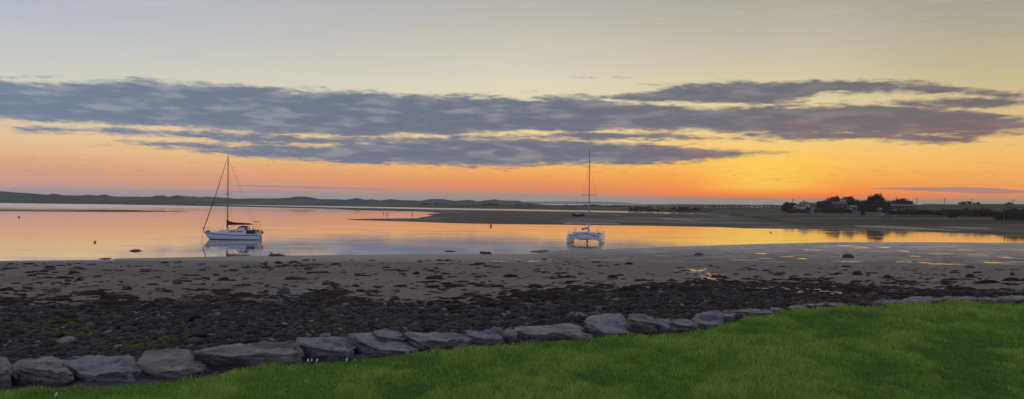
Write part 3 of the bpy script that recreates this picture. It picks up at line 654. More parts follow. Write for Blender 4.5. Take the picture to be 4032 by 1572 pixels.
    fc.loft(rr); fc.build('ensign', MT['red'], fp, True)
    ld_ = MB(); 
    for yy in (-.14, .14): ld_.tube([(-3.98, yy, .6), (-4.12, yy, .1), (-4.12, yy, -.3)], .015, 5)
    ld_.box((-4.16, 0, .42), (.30, .30, .05)); ld_.build('boarding_ladder', MT['wire'], T)
    cl = MB(); cl.tube([(4.02, .05, 1.10), (4.10, .05, .6), (4.07, .05, 0), (3.95, .05, -.5)], .018, 5); cl.build('mooring_line', MT['wire'], T)
sloop()

# ------------------------------------------------------------------ catamaran seen from astern
def catamaran():
    o = A(2300, 961, 105.0)
    T = thing('catamaran', 'white catamaran with tall bare mast moored in the orange water, stern towards the shore', 'catamaran', (o[0], o[1], 0), -R(10))
    ys = np.linspace(0, 1, 18)
    for sx in (-1, 1):
        rings = []
        for t in ys:
            y = -.1 + 9.0 * t; zs = np.interp(t, [0, .06, .2, .6, 1], [.78, 1.05, 1.14, 1.2, 1.32]); w = np.interp(t, [0, .1, .4, .7, .9, 1], [.20, .27, .36, .30, .14, .02])
            f = 2.27 * sx; sl = (1 - t) * 0
            sec = [(w, zs), (w * 1.04, zs * .6), (w * .95, .2), (w * .8, 0), (w * .45, -.25), (0, -.38 * min(1, (1.05 - t) * 4))]
            rg = [(f + a + sx * .05 * (c / 1.2), y + (.55 * (c / 1.2) if t < .02 else 0) * -.0 + (0.25 * c if t > .97 else 0), c) for a, c in sec] + [(f - a + sx * .05 * (c / 1.2), y + (0.25 * c if t > .97 else 0), c) for a, c in sec[::-1][1:]]
            rings.append(rg)
        hb = MB().loft(rings); hl = hb.build('hull', MT['gel'], T, True)
        bt = MB(); rr = []
        for t in ys[:-1]:
            y = -.1 + 9.0 * t; w = np.interp(t, [0, .1, .4, .7, .9, 1], [.20, .27, .36, .30, .14, .02]) * .86 + .016
            rr.append([(2.27 * sx + w, y, .07), (2.27 * sx + w, y, -.06), (2.27 * sx - w, y, -.06), (2.27 * sx - w, y, .07)])
        bt.loft(rr); bt.build('boot_top', MT['antifoul'], hl)
        stp = MB().box((2.27 * sx, -.22, .42), (.34, .30, .06)); stp.build('stern_step', MT['deck'], hl, bevel=.01)
        rd = MB().box((2.27 * sx, -.32, .05), (.04, .28, 1.0)); rd.build('rudder', MT['gel'], hl, bevel=.015)
        # inboard fairing where the bridge meets the hull
    def arch(xs, top, bot, y0, y1, nm, mm, par=T):
        b = MB(); rr = []
        for y in (y0, y0 + .08, y1 - .1, y1):
            e = .04 if y in (y0, y1) else 0
            rr.append([(x, y, z - e) for x, z in zip(xs, top)] + [(x, y, z + e) for x, z in zip(xs[::-1], bot[::-1])])
        b.loft(rr); return b.build(nm, mm, par, True)
    xs = np.array([-2.2, -1.95, -1.7, -1.2, -.6, 0, .6, 1.2, 1.7, 1.95, 2.2])
    br = arch(xs, [1.10,1.13,1.16,1.20,1.22,1.23,1.22,1.20,1.16,1.13,1.10], [.26,.46,.55,.57,.60,.61,.60,.57,.53,.42,.26], .25, 5.2, 'bridge_deck', MT['gel'])
    arch(xs[2:9], np.array([1.56,1.60,1.62,1.63,1.62,1.60,1.5]) - .02, [1.15, 1.19, 1.21, 1.22, 1.21, 1.19, 1.15], .9, 4.2, 'cabin', MT['gel'])
    arch(np.array([-1.0,-.6,0,.6,1.1]), [.64,.65,.66,.65,.64], [.58,.54,.53,.54,.58], .20, 1.2, 'underdeck_strip', MT['redfoul'])
    ledge = MB().box((-.1, .22, 1.03), (2.2, .10, .05)); ledge.build('cockpit_ledge', MT['white'], br, bevel=.01)
    for sx in (-1, 1):
        c = MB().box((1.35 * sx, .33, 1.30), (.7, .5, .18)); c.box((1.9 * sx, .4, 1.22), (.5, .5, .12)); c.build('cockpit_seat', MT['gel'], br, bevel=.04)
        k = MB().box((2.0 * sx, .16, .52), (.36, .3, .20)); k.build('hull_knuckle', MT['gel'], br, bevel=.03)
    for x, z, w, h_ in ((.22, 1.41, .26, .13), (-.10, 1.14, .08, .05), (.78, 1.28, .10, .07), (1.42, 1.20, .20, .08), (-1.02, 1.32, .10, .06)):
        y_ = .87 if z > 1.25 and abs(x) < 1 else .22
        if abs(x) > 1: y_ = .08
        b = MB().box((x, y_, z), (w, .06, h_)); b.build('window', MT['glass'], br)
    ob = MB(); ob.box((.42, .10, .32), (.30, .26, .42), taper=.8); ob.box((.42, .10, .08), (.10, .12, .3)); ob.build('outboard_motor', MT['red'], T, bevel=.02)
    tr = MB()
    for i in range(14): tr.tube([(-1.9, 5.3 + i * .22, 1.12), (1.9, 5.3 + i * .22, 1.12)], .02, 4)
    for i in range(10): tr.tube([(-1.9 + i * .42, 5.2, 1.12), (-1.9 + i * .42, 8.2, 1.12)], .02, 4)
    tr.tube([(-2.3, 8.3, 1.18), (2.3, 8.3, 1.18)], .08, 8); tr.build('trampoline', MT['wire'], T)
    # rig (rotated back so the mast stands upright beside the camera's view of it)
    mb = MB().tube([(.42, 3.1, 1.60), (.42, 3.1, 7.0), (.42, 3.1, 13.6)], .10, 10, .045); mast = mb.build('mast', MT['alu'], T, True)
    fb = MB().box((.42, 3.0, 1.72), (.34, .34, .26)); fb.tube([(.42, 2.95, 1.85), (.36, 2.9, 2.9)], .13, 8, .06); fb.build('mast_foot', MT['sail'], mast, True)
    mw = MB().box((.36, 2.95, 2.73), (.10, .1, .14)); mw.build('winch', MT['black'], mast)
    sp = MB().tube([(-.68, 3.0, 6.98), (.42, 3.1, 6.95), (1.50, 3.0, 6.98)], .035, 6); sp.build('spreader', MT['wire'], mast)
    bm = MB().tube([(.40, 2.95, 2.05), (-.30, .5, 2.0)], .07, 8); boom = bm.build('boom', MT['alu'], T, True)
    fs = MB(); rr = []
    for q in (0, .2, .5, .8, 1): rr.append([(.36 - .70 * q + .16 * math.cos(a), 2.8 - 2.3 * q, 2.17 + .10 * (1 - q) + (.17 - .08 * q) * math.sin(a)) for a in np.linspace(0, 2 * math.pi, 9)[:-1]])
    fs.loft(rr); fs.build('stacked_sail', MT['sail'], boom, True)
    be = MB().box((-.28, .40, 2.02), (.22, .12, .20), rz=.3); be.build('boom_end_bag', MT['navy'], boom)
    rg = MB()
    for sx in (-1, 1): rg.tube([(.42 + 2.05 * sx, 2.3, 1.2), (.42 + 1.09 * sx, 3.0, 6.98), (.42, 3.08, 11.5)], .009, 4)
    rg.tube([(0, 8.3, 1.2), (.42, 3.15, 11.6)], .009, 4); rg.tube([(-.9, .4, 1.2), (.38, 3.0, 11.5)], .010, 4); rg.build('standing_rigging', MT['wire'], T)
    for sx in (-1, 1):
        f = MB().tube([(2.20 * sx + (.10 if sx > 0 else -.02), .1, 1.15), (2.20 * sx + .05, .1, 1.28), (2.20 * sx + .05, .1, 1.44)], .09, 8, .05); f.build('fender', MT['tan'], T, True)
        p = MB().tube([(1.42 * sx * (1.3 if sx > 0 else 1), .35, 1.3), (1.40 * sx * (1.3 if sx > 0 else 1), .35, 2.02)], .025, 6); p.ball((1.40 * sx * (1.3 if sx > 0 else 1), .35, 2.05), (.07, .07, .09)); p.build('davit_post', MT['wire'], T, True)
        l = MB(); tops = []
        for y in (.3, 1.6, 3.0, 4.6, 6.2, 7.6): l.tube([(2.42 * sx, y, 1.1), (2.45 * sx, y, 1.72)], .013, 5); tops.append((2.45 * sx, y, 1.70))
        l.tube(tops, .008, 4); l.tube([(a, b, c - .28) for a, b, c in tops], .008, 4)
        l.tube([(2.45 * sx, .3, 1.70), (2.1 * sx, .05, 1.62), (1.9 * sx, .05, 1.3)], .013, 5); l.build('guard_rail', MT['steel'], T)
    ae = MB().tube([(2.05, .7, 1.2), (2.03, .7, 2.9)], .018, 5); ae.ball((2.25, .7, 2.68), (.08, .05, .06), 6, 5); ae.tube([(2.03, .7, 2.8), (2.25, .7, 2.66)], .01, 4); ae.build('wind_instrument', MT['wire'], T)
    rp = MB().tube([(-.6, -.05, .60), (-.2, -.1, .18), (.42, .0, .10)], .012, 4); rp.tube([(1.2, 0, .60), (.8, -.05, .22), (.42, 0, .12)], .012, 4); rp.build('mooring_line', MT['wire'], T)
catamaran()

# ------------------------------------------------------------------ small dark yacht aground far off
def far_yacht():
    d = 302; p = A(2275, 852, d); z0 = hz(p[0], p[1])
    T = thing('grounded_yacht', 'small dark yacht lying aground on the far mudflat', 'sailing boat', (p[0], p[1], z0))
    rr = []
    for t in np.linspace(0, 1, 12):
        x = -2.5 + 5.2 * t; w = np.interp(t, [0, .15, .5, .85, 1], [.03, .45, .9, .85, .6]); z = 1.0 + .25 * (2 * t - 1) ** 2 + (.12 if t < .3 else 0)
        k = .0 + .35 * (abs(2 * t - 1)) ** 2
        rr.append([(x, w, z), (x * .96, w * .9, (z + k) / 2), (x * .9, w * .25, k), (x * .9, -w * .25, k), (x * .96, -w * .9, (z + k) / 2), (x, -w, z)])
    MB().loft(rr).build('hull', MT['hullblue'], T, True)
    MB().box((.2, 0, .02), (1.8, .25, .5)).build('keel', MT['antifoul'], T)
    MB().box((-.2, 0, 1.22), (1.9, 1.0, .34), taper=.85).build('cabin', MT['gel'], T, bevel=.05)
    mst = MB().tube([(-.55, 0, 1.2), (-.52, 0, 7.3)], .06, 6, .04); mst.build('mast', MT['alu'], T, True)
    MB().tube([(-.5, 0, 2.0), (1.7, 0, 2.0)], .09, 6, .06).build('boom', MT['sail'], T, True)
    MB().box((2.55, 0, .9), (.25, .3, .5)).build('outboard_motor', MT['black'], T)
far_yacht()

# ------------------------------------------------------------------ buoys, posts and birds' perches in the water
def buoy(px, py, r, m_, label, z0=0.0, post=False):
    p = G(px, py, z0); zb = max(hz(p[0], p[1]), 0) if z0 else 0
    T = thing('mooring_buoy', label, 'buoy', (p[0], p[1], zb), 0, 'mooring buoys')
    MB().ball((0, 0, r * .45), (r, r, r * (1.0 if not post else 1.7)), 12, 8).build('float', m_, T, True)
    MB().tube([(0, 0, r * 1.2), (0, 0, r * (1.75 if not post else 2.4))], r * .14, 6).build('mooring_ring', MT['wire'], T)
buoy(1933, 891, .26, MT['orange'], 'upright orange buoy floating in open water midway between the two yachts', post=True)
buoy(3035, 917, .16, MT['red'], 'small red buoy on the golden water towards the right shore')
buoy(374, 955, .16, MT['orange'], 'small orange buoy on pale water left of the sloop')
buoy(75, 856, .26, MT['orange'], 'tiny brown buoy near the left edge below the sandbar')
for px, y0, y1, lab in ((1510, 836, 841, 'leftmost of three posts standing in the lagoon'), (1524, 838, 845, 'middle post of three in the lagoon, the tallest'), (1623, 840, 846, 'rightmost of three posts in the lagoon, by the mud')):
    p = G(px, y1, 0); h_ = (y1 - y0) * p[1] / F
    T = thing('channel_post', lab, 'post', (p[0], p[1], 0), 0, 'posts in the lagoon')
    MB().tube([(0, 0, -.4), (.03, 0, h_)], .16, 7, .12).build('pole', MT['wood'], T); MB().box((0, 0, h_), (.5, .5, .35), taper=.6).build('top_mark', MT['red'], T)

# ------------------------------------------------------------------ boulders along the lawn
def ico(sub):
    t = (1 + 5 ** .5) / 2
    V = [np.array(v, float) / math.hypot(1, t) for v in [(-1,t,0),(1,t,0),(-1,-t,0),(1,-t,0),(0,-1,t),(0,1,t),(0,-1,-t),(0,1,-t),(t,0,-1),(t,0,1),(-t,0,-1),(-t,0,1)]]
    Fc = [(0,11,5),(0,5,1),(0,1,7),(0,7,10),(0,10,11),(1,5,9),(5,11,4),(11,10,2),(10,7,6),(7,1,8),(3,9,4),(3,4,2),(3,2,6),(3,6,8),(3,8,9),(4,9,5),(2,4,11),(6,2,10),(8,6,7),(9,8,1)]
    for _ in range(sub):
        ch = {}; N = []
        def mid(a, b):
            k = (min(a, b), max(a, b))
            if k not in ch:
                v = V[a] + V[b]; V.append(v / np.linalg.norm(v)); ch[k] = len(V) - 1
            return ch[k]
        for a, b, c in Fc:
            x, y, z = mid(a, b), mid(b, c), mid(c, a); N += [(a, x, z), (b, y, x), (c, z, y), (x, y, z)]
        Fc = N
    return np.array(V), np.array(Fc)
I0, I1, I3, I4 = ico(0), ico(1), ico(3), ico(4)
rock_mats = [mat('boulder_grey', (.195, .186, .186), .85, .48, 5, bump=.10, bscale=9, stretch=(1, 1, 2.5), var2=((.075, .07, .075), 2.2, .52)),
             mat('boulder_brown_grey', (.20, .182, .167), .88, .48, 4, bump=.10, bscale=8, stretch=(1, 1.4, 2.5), var2=((.08, .07, .065), 2.0, .5)),
             mat('boulder_blue_grey', (.178, .178, .188), .85, .46, 6, bump=.10, bscale=10, stretch=(1, 1, 2.2), var2=((.07, .072, .085), 2.5, .52)),
             mat('boulder_pinkish', (.215, .187, .168), .88, .46, 5, bump=.10, bscale=8, stretch=(1, 1, 3), var2=((.10, .088, .08), 2.4, .52))]
def boulder(i, top, crease, base, D, mt, label, off=0.25, tiltn=0.0):
    """top / crease / base: polylines over the photo's columns, left to right; D: depth of the stone in metres"""
    xl, xr = top[0][0], top[-1][0]; xm = (xl + xr) / 2
    e = G(xm, np.interp(xm, [p[0] for p in EDGE_PX], [p[1] for p in EDGE_PX]), ZL); Yf = e[1] + off; Yb = Yf + D; Ym = (Yf + Yb) / 2
    nu, seg = 76, 12; V = []; org = A(xm, np.interp(xm, *zip(*base)), Yf)
    for a in range(nu + 1):
        u = a / nu; px = xl + (xr - xl) * (0.5 - 0.5 * math.cos(math.pi * u)) if True else 0
        uu = abs(2 * (px - xl) / (xr - xl) - 1)
        ed = max(0.03, (1 - uu ** 5)) ** .5
        yf_, yb_ = Ym - (Ym - Yf) * ed, Ym + (Yb - Ym) * ed
        pyt, pyc, pyb = (np.interp(px, *zip(*L_)) for L_ in (top, crease, base))
        w = A(px, pyc, yf_); wt = A(px, pyt, yb_); wb = A(px, pyb, yf_)
        zc, zt = w[2], wt[2]; zb = min(wb[2], zc - .02)
        wb[2] = zb; deep = wb.copy(); deep[2] = zb - .35; deep[1] += .06; back = wt.copy(); back[2] = min(zt, zb) - .5; back[1] += .05
        P = [deep, wb, w, wt, back]
        if uu > .995: P = [p * .0 + (w + wt) / 2 + np.array([0, 0, -.03 - .1 * k]) for k, p in zip((4, 1, 0, 0, 4), P)]
        ring = []
        for k in range(4):
            for q in range(seg if k in (1, 2) else 4):
                f = q / (seg if k in (1, 2) else 4); ring.append(P[k] * (1 - f) + P[k + 1] * f)
        ring.append(P[4]); V.append(ring)
    V = np.array(V); nr_ = V.shape[1]
    for _ in range(1):                                               # wear the edges round
        W = V.copy(); W[:, 1:-1] = V[:, 1:-1] * .5 + (V[:, :-2] + V[:, 2:]) * .25; V = W
        W = V.copy(); W[1:-1] = V[1:-1] * .6 + (V[:-2] + V[2:]) * .2; V = W
    S = V.reshape(-1, 3); C0 = S.mean(0)
    n3 = lambda sc_, sd_: fbm(S[:, 0] * sc_ + i * 9, S[:, 1] * sc_ * 1.2, (S[:, 2] + S[:, 0] * .12) * sc_ * 3.2, 4, sd_) - .5
    dirv = (S - C0); dirv /= np.linalg.norm(dirv, axis=1)[:, None] + 1e-6; dirv[:, 1] *= .5
    amp = .10 * min(1, (xr - xl) / 200)
    lay = np.abs((fbm(S[:, 0] * .8, S[:, 1] * 2, (S[:, 2] + S[:, 0] * .1 - S[:, 1] * .12) * 16 + i, 2, 5) - .5)) * .05
    rdg = 1 - np.abs(2 * (n3(4.2, 250 + i) + .5) - 1) * 2.4
    S = S + dirv * (n3(2.6, 100 + i) * amp * 1.7 + n3(9, 200 + i) * .09 - np.clip(rdg, 0, 1) ** 3 * .045)[:, None]; S[:, 2] += -lay * 1.5 + n3(5, 300 + i) * .06
    S -= org
    q = [(a * nr_ + b, (a + 1) * nr_ + b, (a + 1) * nr_ + b + 1, a * nr_ + b + 1) for a in range(nu) for b in range(nr_ - 1)]
    o = mesh_np('boulder', S, [np.array(q)], rock_mats[mt], None, True); o.location = org
    tag(o, label, 'boulder', 'boulders edging the lawn')
B = [
 ([(-90,1440),(-60,1405),(-10,1399),(20,1404),(40,1425),(48,1450)], [(-90,1450),(0,1449),(48,1458)], [(-90,1486),(0,1482),(48,1480)], .7, 0, 'round grey boulder cut off by the left edge of the lawn row'),
 ([(33,1480),(42,1440),(75,1411),(150,1405),(225,1397),(260,1408),(285,1432),(302,1478)], [(33,1484),(90,1448),(180,1450),(220,1474),(260,1462),(302,1484)], [(33,1493),(160,1492),(302,1492)], .8, 1, 'hump backed boulder with a dark hollow under its front, second from the left edge'),
 ([(262,1420),(320,1400),(390,1387),(420,1398),(460,1392),(505,1384),(530,1398),(560,1446)], [(262,1432),(300,1458),(370,1474),(460,1462),(560,1462)], [(262,1480),(400,1490),(560,1484)], .9, 2, 'blue grey double lumped boulder, third from the left edge'),
 ([(545,1405),(560,1375),(640,1366),(735,1364),(760,1380),(800,1408),(816,1440)], [(545,1432),(570,1455),(640,1456),(730,1446),(816,1444)], [(545,1478),(600,1486),(720,1476),(816,1452)], .95, 1, 'large squarish boulder with tall broken front face'),
 ([(772,1372),(830,1361),(930,1345),(1050,1338),(1165,1336),(1180,1360),(1194,1390)], [(772,1376),(830,1394),(930,1390),(1050,1386),(1194,1386)], [(772,1384),(850,1408),(1000,1404),(1194,1402)], .6, 1, 'longest brown slab with flat top and a rusty streak'),
 ([(1168,1342),(1180,1328),(1260,1321),(1340,1322),(1385,1325),(1408,1352)], [(1168,1350),(1250,1368),(1330,1378),(1408,1372)], [(1168,1366),(1260,1392),(1408,1390)], .75, 2, 'low blue grey slab between the longest slab and the tilted slab'),
 ([(1375,1308),(1400,1306),(1480,1306),(1560,1312),(1600,1330),(1652,1368)], [(1375,1312),(1430,1342),(1490,1378),(1560,1382),(1652,1374)], [(1375,1318),(1440,1372),(1500,1388),(1652,1380)], 1.1, 0, 'tilted flat slab carrying another boulder on its back'),
 ([(1470,1312),(1480,1290),(1520,1287),(1562,1290),(1580,1304),(1606,1334)], [(1470,1318),(1500,1328),(1560,1332),(1606,1336)], [(1470,1330),(1540,1340),(1606,1342)], .45, 0, 'blocky boulder resting on top of the tilted slab'),
 ([(1590,1306),(1610,1302),(1690,1298),(1800,1302),(1830,1316),(1860,1330)], [(1590,1312),(1640,1338),(1720,1334),(1790,1338),(1860,1334)], [(1590,1324),(1640,1358),(1740,1358),(1860,1344)], .9, 0, 'wide flat topped slab right of the stacked pair'),
 ([(1828,1312),(1840,1300),(1900,1297),(1915,1286),(1940,1283),(1965,1286),(1985,1306),(1994,1334)], [(1828,1318),(1880,1328),(1940,1330),(1994,1336)], [(1828,1324),(1880,1344),(1994,1342)], .7, 2, 'boulder with a rounded knob at its right end'),
 ([(1978,1300),(1995,1285),(2008,1279),(2025,1290),(2036,1312)], [(1978,1308),(2005,1316),(2036,1314)], [(1978,1322),(2036,1322)], .3, 1, 'small pointed stone wedged between the knobbed boulder and the long stepped slab'),
 ([(2026,1292),(2050,1280),(2150,1278),(2240,1272),(2270,1274),(2310,1296),(2350,1316)], [(2026,1300),(2080,1312),(2160,1308),(2280,1312),(2350,1320)], [(2026,1322),(2120,1320),(2350,1324)], .9, 3, 'long stepped pinkish slab with a cracked right end'),
 ([(2298,1256),(2330,1240),(2400,1229),(2440,1225),(2455,1236),(2480,1262),(2535,1306)], [(2298,1264),(2340,1284),(2380,1302),(2460,1304),(2535,1308)], [(2298,1280),(2350,1302),(2400,1312),(2535,1312)], 1.5, 0, 'big pale wedge boulder rising highest in mid row'),
 ([(2466,1246),(2485,1233),(2540,1233),(2565,1246),(2592,1262)], [(2466,1250),(2510,1262),(2560,1268),(2592,1266)], [(2466,1262),(2520,1278),(2592,1278)], .7, 1, 'dark fronted boulder just right of the big wedge'),
 ([(2572,1262),(2585,1248),(2640,1256),(2665,1272),(2680,1286)], [(2572,1270),(2600,1276),(2640,1290),(2680,1292)], [(2572,1290),(2620,1298),(2680,1298)], .9, 2, 'low grey boulder lying below its neighbours left of the round one'),
 ([(2636,1254),(2660,1246),(2710,1247),(2735,1266),(2750,1282)], [(2636,1268),(2680,1276),(2750,1286)], [(2636,1290),(2690,1292),(2750,1294)], .9, 0, 'flat weathered slab leaning against the round boulder'),
 ([(2724,1254),(2740,1232),(2770,1219),(2810,1217),(2840,1222),(2850,1240),(2846,1266)][:-1] + [(2856,1268)], [(2724,1272),(2770,1276),(2820,1272),(2856,1272)], [(2724,1290),(2780,1288),(2856,1276)], .9, 2, 'biggest rounded blue grey boulder at the bend of the lawn edge'),
 ([(2842,1228),(2860,1221),(2885,1226),(2896,1240)], [(2842,1240),(2896,1244)], [(2842,1256),(2896,1252)], .5, 2, 'small boulder tucked behind the right shoulder of the round one'),
 ([(2878,1222),(2920,1213),(2980,1212),(3020,1216),(3044,1224)], [(2878,1228),(2960,1226),(3044,1228)], [(2878,1242),(3044,1232)], .7, 3, 'low pinkish slab right of the round boulder'),
 ([(3030,1214),(3042,1207),(3058,1209),(3072,1216)], [(3030,1218),(3072,1219)], [(3030,1224),(3072,1222)], .3, 0, 'small stone between two low slabs on the right'),
 ([(3078,1212),(3110,1200),(3170,1196),(3215,1199),(3244,1208)], [(3078,1216),(3160,1210),(3244,1212)], [(3078,1224),(3244,1216)], .7, 3, 'flat slab with a smooth top, second low slab on the right'),
 ([(3200,1200),(3235,1187),(3290,1187),(3326,1192),(3340,1200)], [(3200,1204),(3270,1200),(3340,1204)], [(3200,1212),(3340,1208)], .7, 3, 'brown slab where the grass bulges out'),
 ([(3436,1188),(3470,1174),(3520,1174),(3560,1180),(3572,1190)], [(3436,1192),(3500,1188),(3572,1193)], [(3436,1200),(3572,1198)], .7, 2, 'wet looking grey slab beside the bright pool'),
 ([(3540,1182),(3580,1170),(3630,1165),(3670,1168),(3690,1184)], [(3540,1187),(3620,1180),(3690,1187)], [(3540,1194),(3690,1192)], .8, 0, 'rounded slab right of the bright pool'),
 ([(3650,1180),(3690,1168),(3770,1162),(3820,1161),(3846,1172)], [(3650,1184),(3750,1176),(3846,1177)], [(3650,1190),(3846,1184)], .8, 0, 'long low slab in front of the mossy ledge'),
 ([(3836,1176),(3860,1169),(3900,1170),(3934,1178)], [(3836,1179),(3934,1181)], [(3836,1188),(3934,1188)], .6, 0, 'thin slab almost sunk in the grass on the right'),
 ([(3912,1174),(3950,1163),(4010,1161),(4070,1166),(4110,1180)], [(3912,1180),(4000,1175),(4110,1183)], [(3912,1190),(4110,1190)], .9, 1, 'last slab of the row, cut by the right edge')]
for i, (t_, c_, b_, D_, m__, lab) in enumerate(B):
    boulder(i, t_, c_, b_, D_, m__, lab, off=.22 if i not in (7,) else .75)

# ------------------------------------------------------------------ shingle, weed and single stones
def ground_at(px, py):
    """the ground point seen at a pixel of the near shore"""
    d = ray(px, py); ts_ = np.concatenate([np.arange(6, 30, .1), np.arange(30, 130, .4)]); P = np.array([0, 0, H])[None] + d[None] * ts_[:, None]
    z = terrain(P[:, 0], P[:, 1])[0]; k = np.argmax(P[:, 2] < np.maximum(z, 0)); return P[k][0], P[k][1], max(z[k], 0)
def pebbles():
    n = 125000
    Y = np.sqrt(rng.uniform(7.5 ** 2, 36 ** 2, n)); X = rng.uniform(-900, 4900, n); x = (X - CX) / F * Y
    z, mk = terrain(x, Y); yrow = (H - z) * F / Y + yh(X)
    ypeb = np.interp(X, [-1000, 0, 500, 900, 1500, 2000, 2400, 2800, 3200, 3600, 4032, 5000], [1215, 1215, 1210, 1195, 1195, 1200, 1170, 1130, 1135, 1160, 1165, 1170])
    nz = fbm(x * .5, Y * .35, 0, 4, 401)
    p = sm(yrow + (nz - .5) * 130, ypeb - 22, ypeb + 22)
    p = p * (1 - .45 * sm(X, 2800, 3200)); ok = (rng.random(n) < p) & (mk['s'] > .06)
    # in the gap between lawn and boulders only flat small stones
    x, Y, z, X, yrow, s = x[ok], Y[ok], z[ok], X[ok], yrow[ok], mk['s'][ok]; n = len(x)
    r = np.clip(rng.lognormal(-3.38, .50, n), .02, .16) * np.where(s < .5, 1.25, np.where(s < 1.6, .8, 1)) * (.8 + .2 * Y / 20); r = np.where(s < .9, np.minimum(r, .055), r)
    V0, F0 = I0; V1, F1 = I1
    out = []
    tone = rng.choice([0, 1, 2, 3, 4], n, p=[.36, .28, .2, .12, .04]); pal = 1.3 * np.array([(.022,.020,.019), (.032,.028,.027), (.028,.027,.030), (.050,.040,.035), (.11,.10,.092)])
    col = pal[tone] * rng.uniform(.7, 1.3, n)[:, None]
    gz = sm(fbm(x * .35, Y * .35, 0, 3, 81), .44, .56) * sm(X, 1900, 900) * sm(yrow, 1235, 1290); gz = np.maximum(gz, .9 * sm(fbm(x * .4, Y * .8, 3, 3, 83), .52, .6) * (s < 4))
    g = rng.random(n) < gz * .75; col[g] = np.array([.048, .048, .016]) * rng.uniform(.7, 1.4, g.sum())[:, None]
    br = (~g) & (rng.random(n) < sm(X, 1800, 3000) * .6); col[br] = np.array([.04, .028, .025]) * rng.uniform(.6, 1.3, br.sum())[:, None]
    big = r > .062
    for msk, (Vb, Fb) in ((~big, (V0, F0)), (big, (V1, F1))):
        k = msk.sum(); a = rng.uniform(0, 2 * math.pi, k); sc_ = np.c_[rng.uniform(.8, 1.5, k), rng.uniform(.7, 1.1, k), rng.uniform(.35, .75, k)] * r[msk][:, None]
        P = Vb[None] * (1 + rng.uniform(-.22, .22, (k, len(Vb), 1))) * sc_[:, None, :]
        t1 = rng.uniform(-.35, .35, k)[:, None]; P = np.stack([P[..., 0] * np.cos(a)[:, None] - P[..., 1] * np.sin(a)[:, None], P[..., 0] * np.sin(a)[:, None] + P[..., 1] * np.cos(a)[:, None], P[..., 2] + P[..., 0] * t1], -1)
        P += np.stack([x[msk], Y[msk], z[msk] + r[msk] * .15], -1)[:, None, :]
        out.append((P.reshape(-1, 3), (Fb[None] + (np.arange(k) * len(Vb))[:, None, None]).reshape(-1, 3), np.repeat(col[msk], len(Vb), 0)))
    V = np.concatenate([o[0] for o in out]); Fc = np.concatenate([out[0][1], out[1][1] + len(out[0][0])]); C_ = np.concatenate([o[2] for o in out])
    o = mesh_np('shingle', V, [Fc], mat('shingle_stone', rough=.85, spec=.15, attr='col', var=.25, scale=20), None, False, {'col': C_}); tag(o, 'dark pebbles and cobbles covering the upper beach', 'shingle', kind='stuff')
pebbles()
weed_mat = mat('bladder_wrack', (.035, .024, .018), .8, spec=.12, var=.4, scale=12, bump=.03, bscale=30, attr='col')
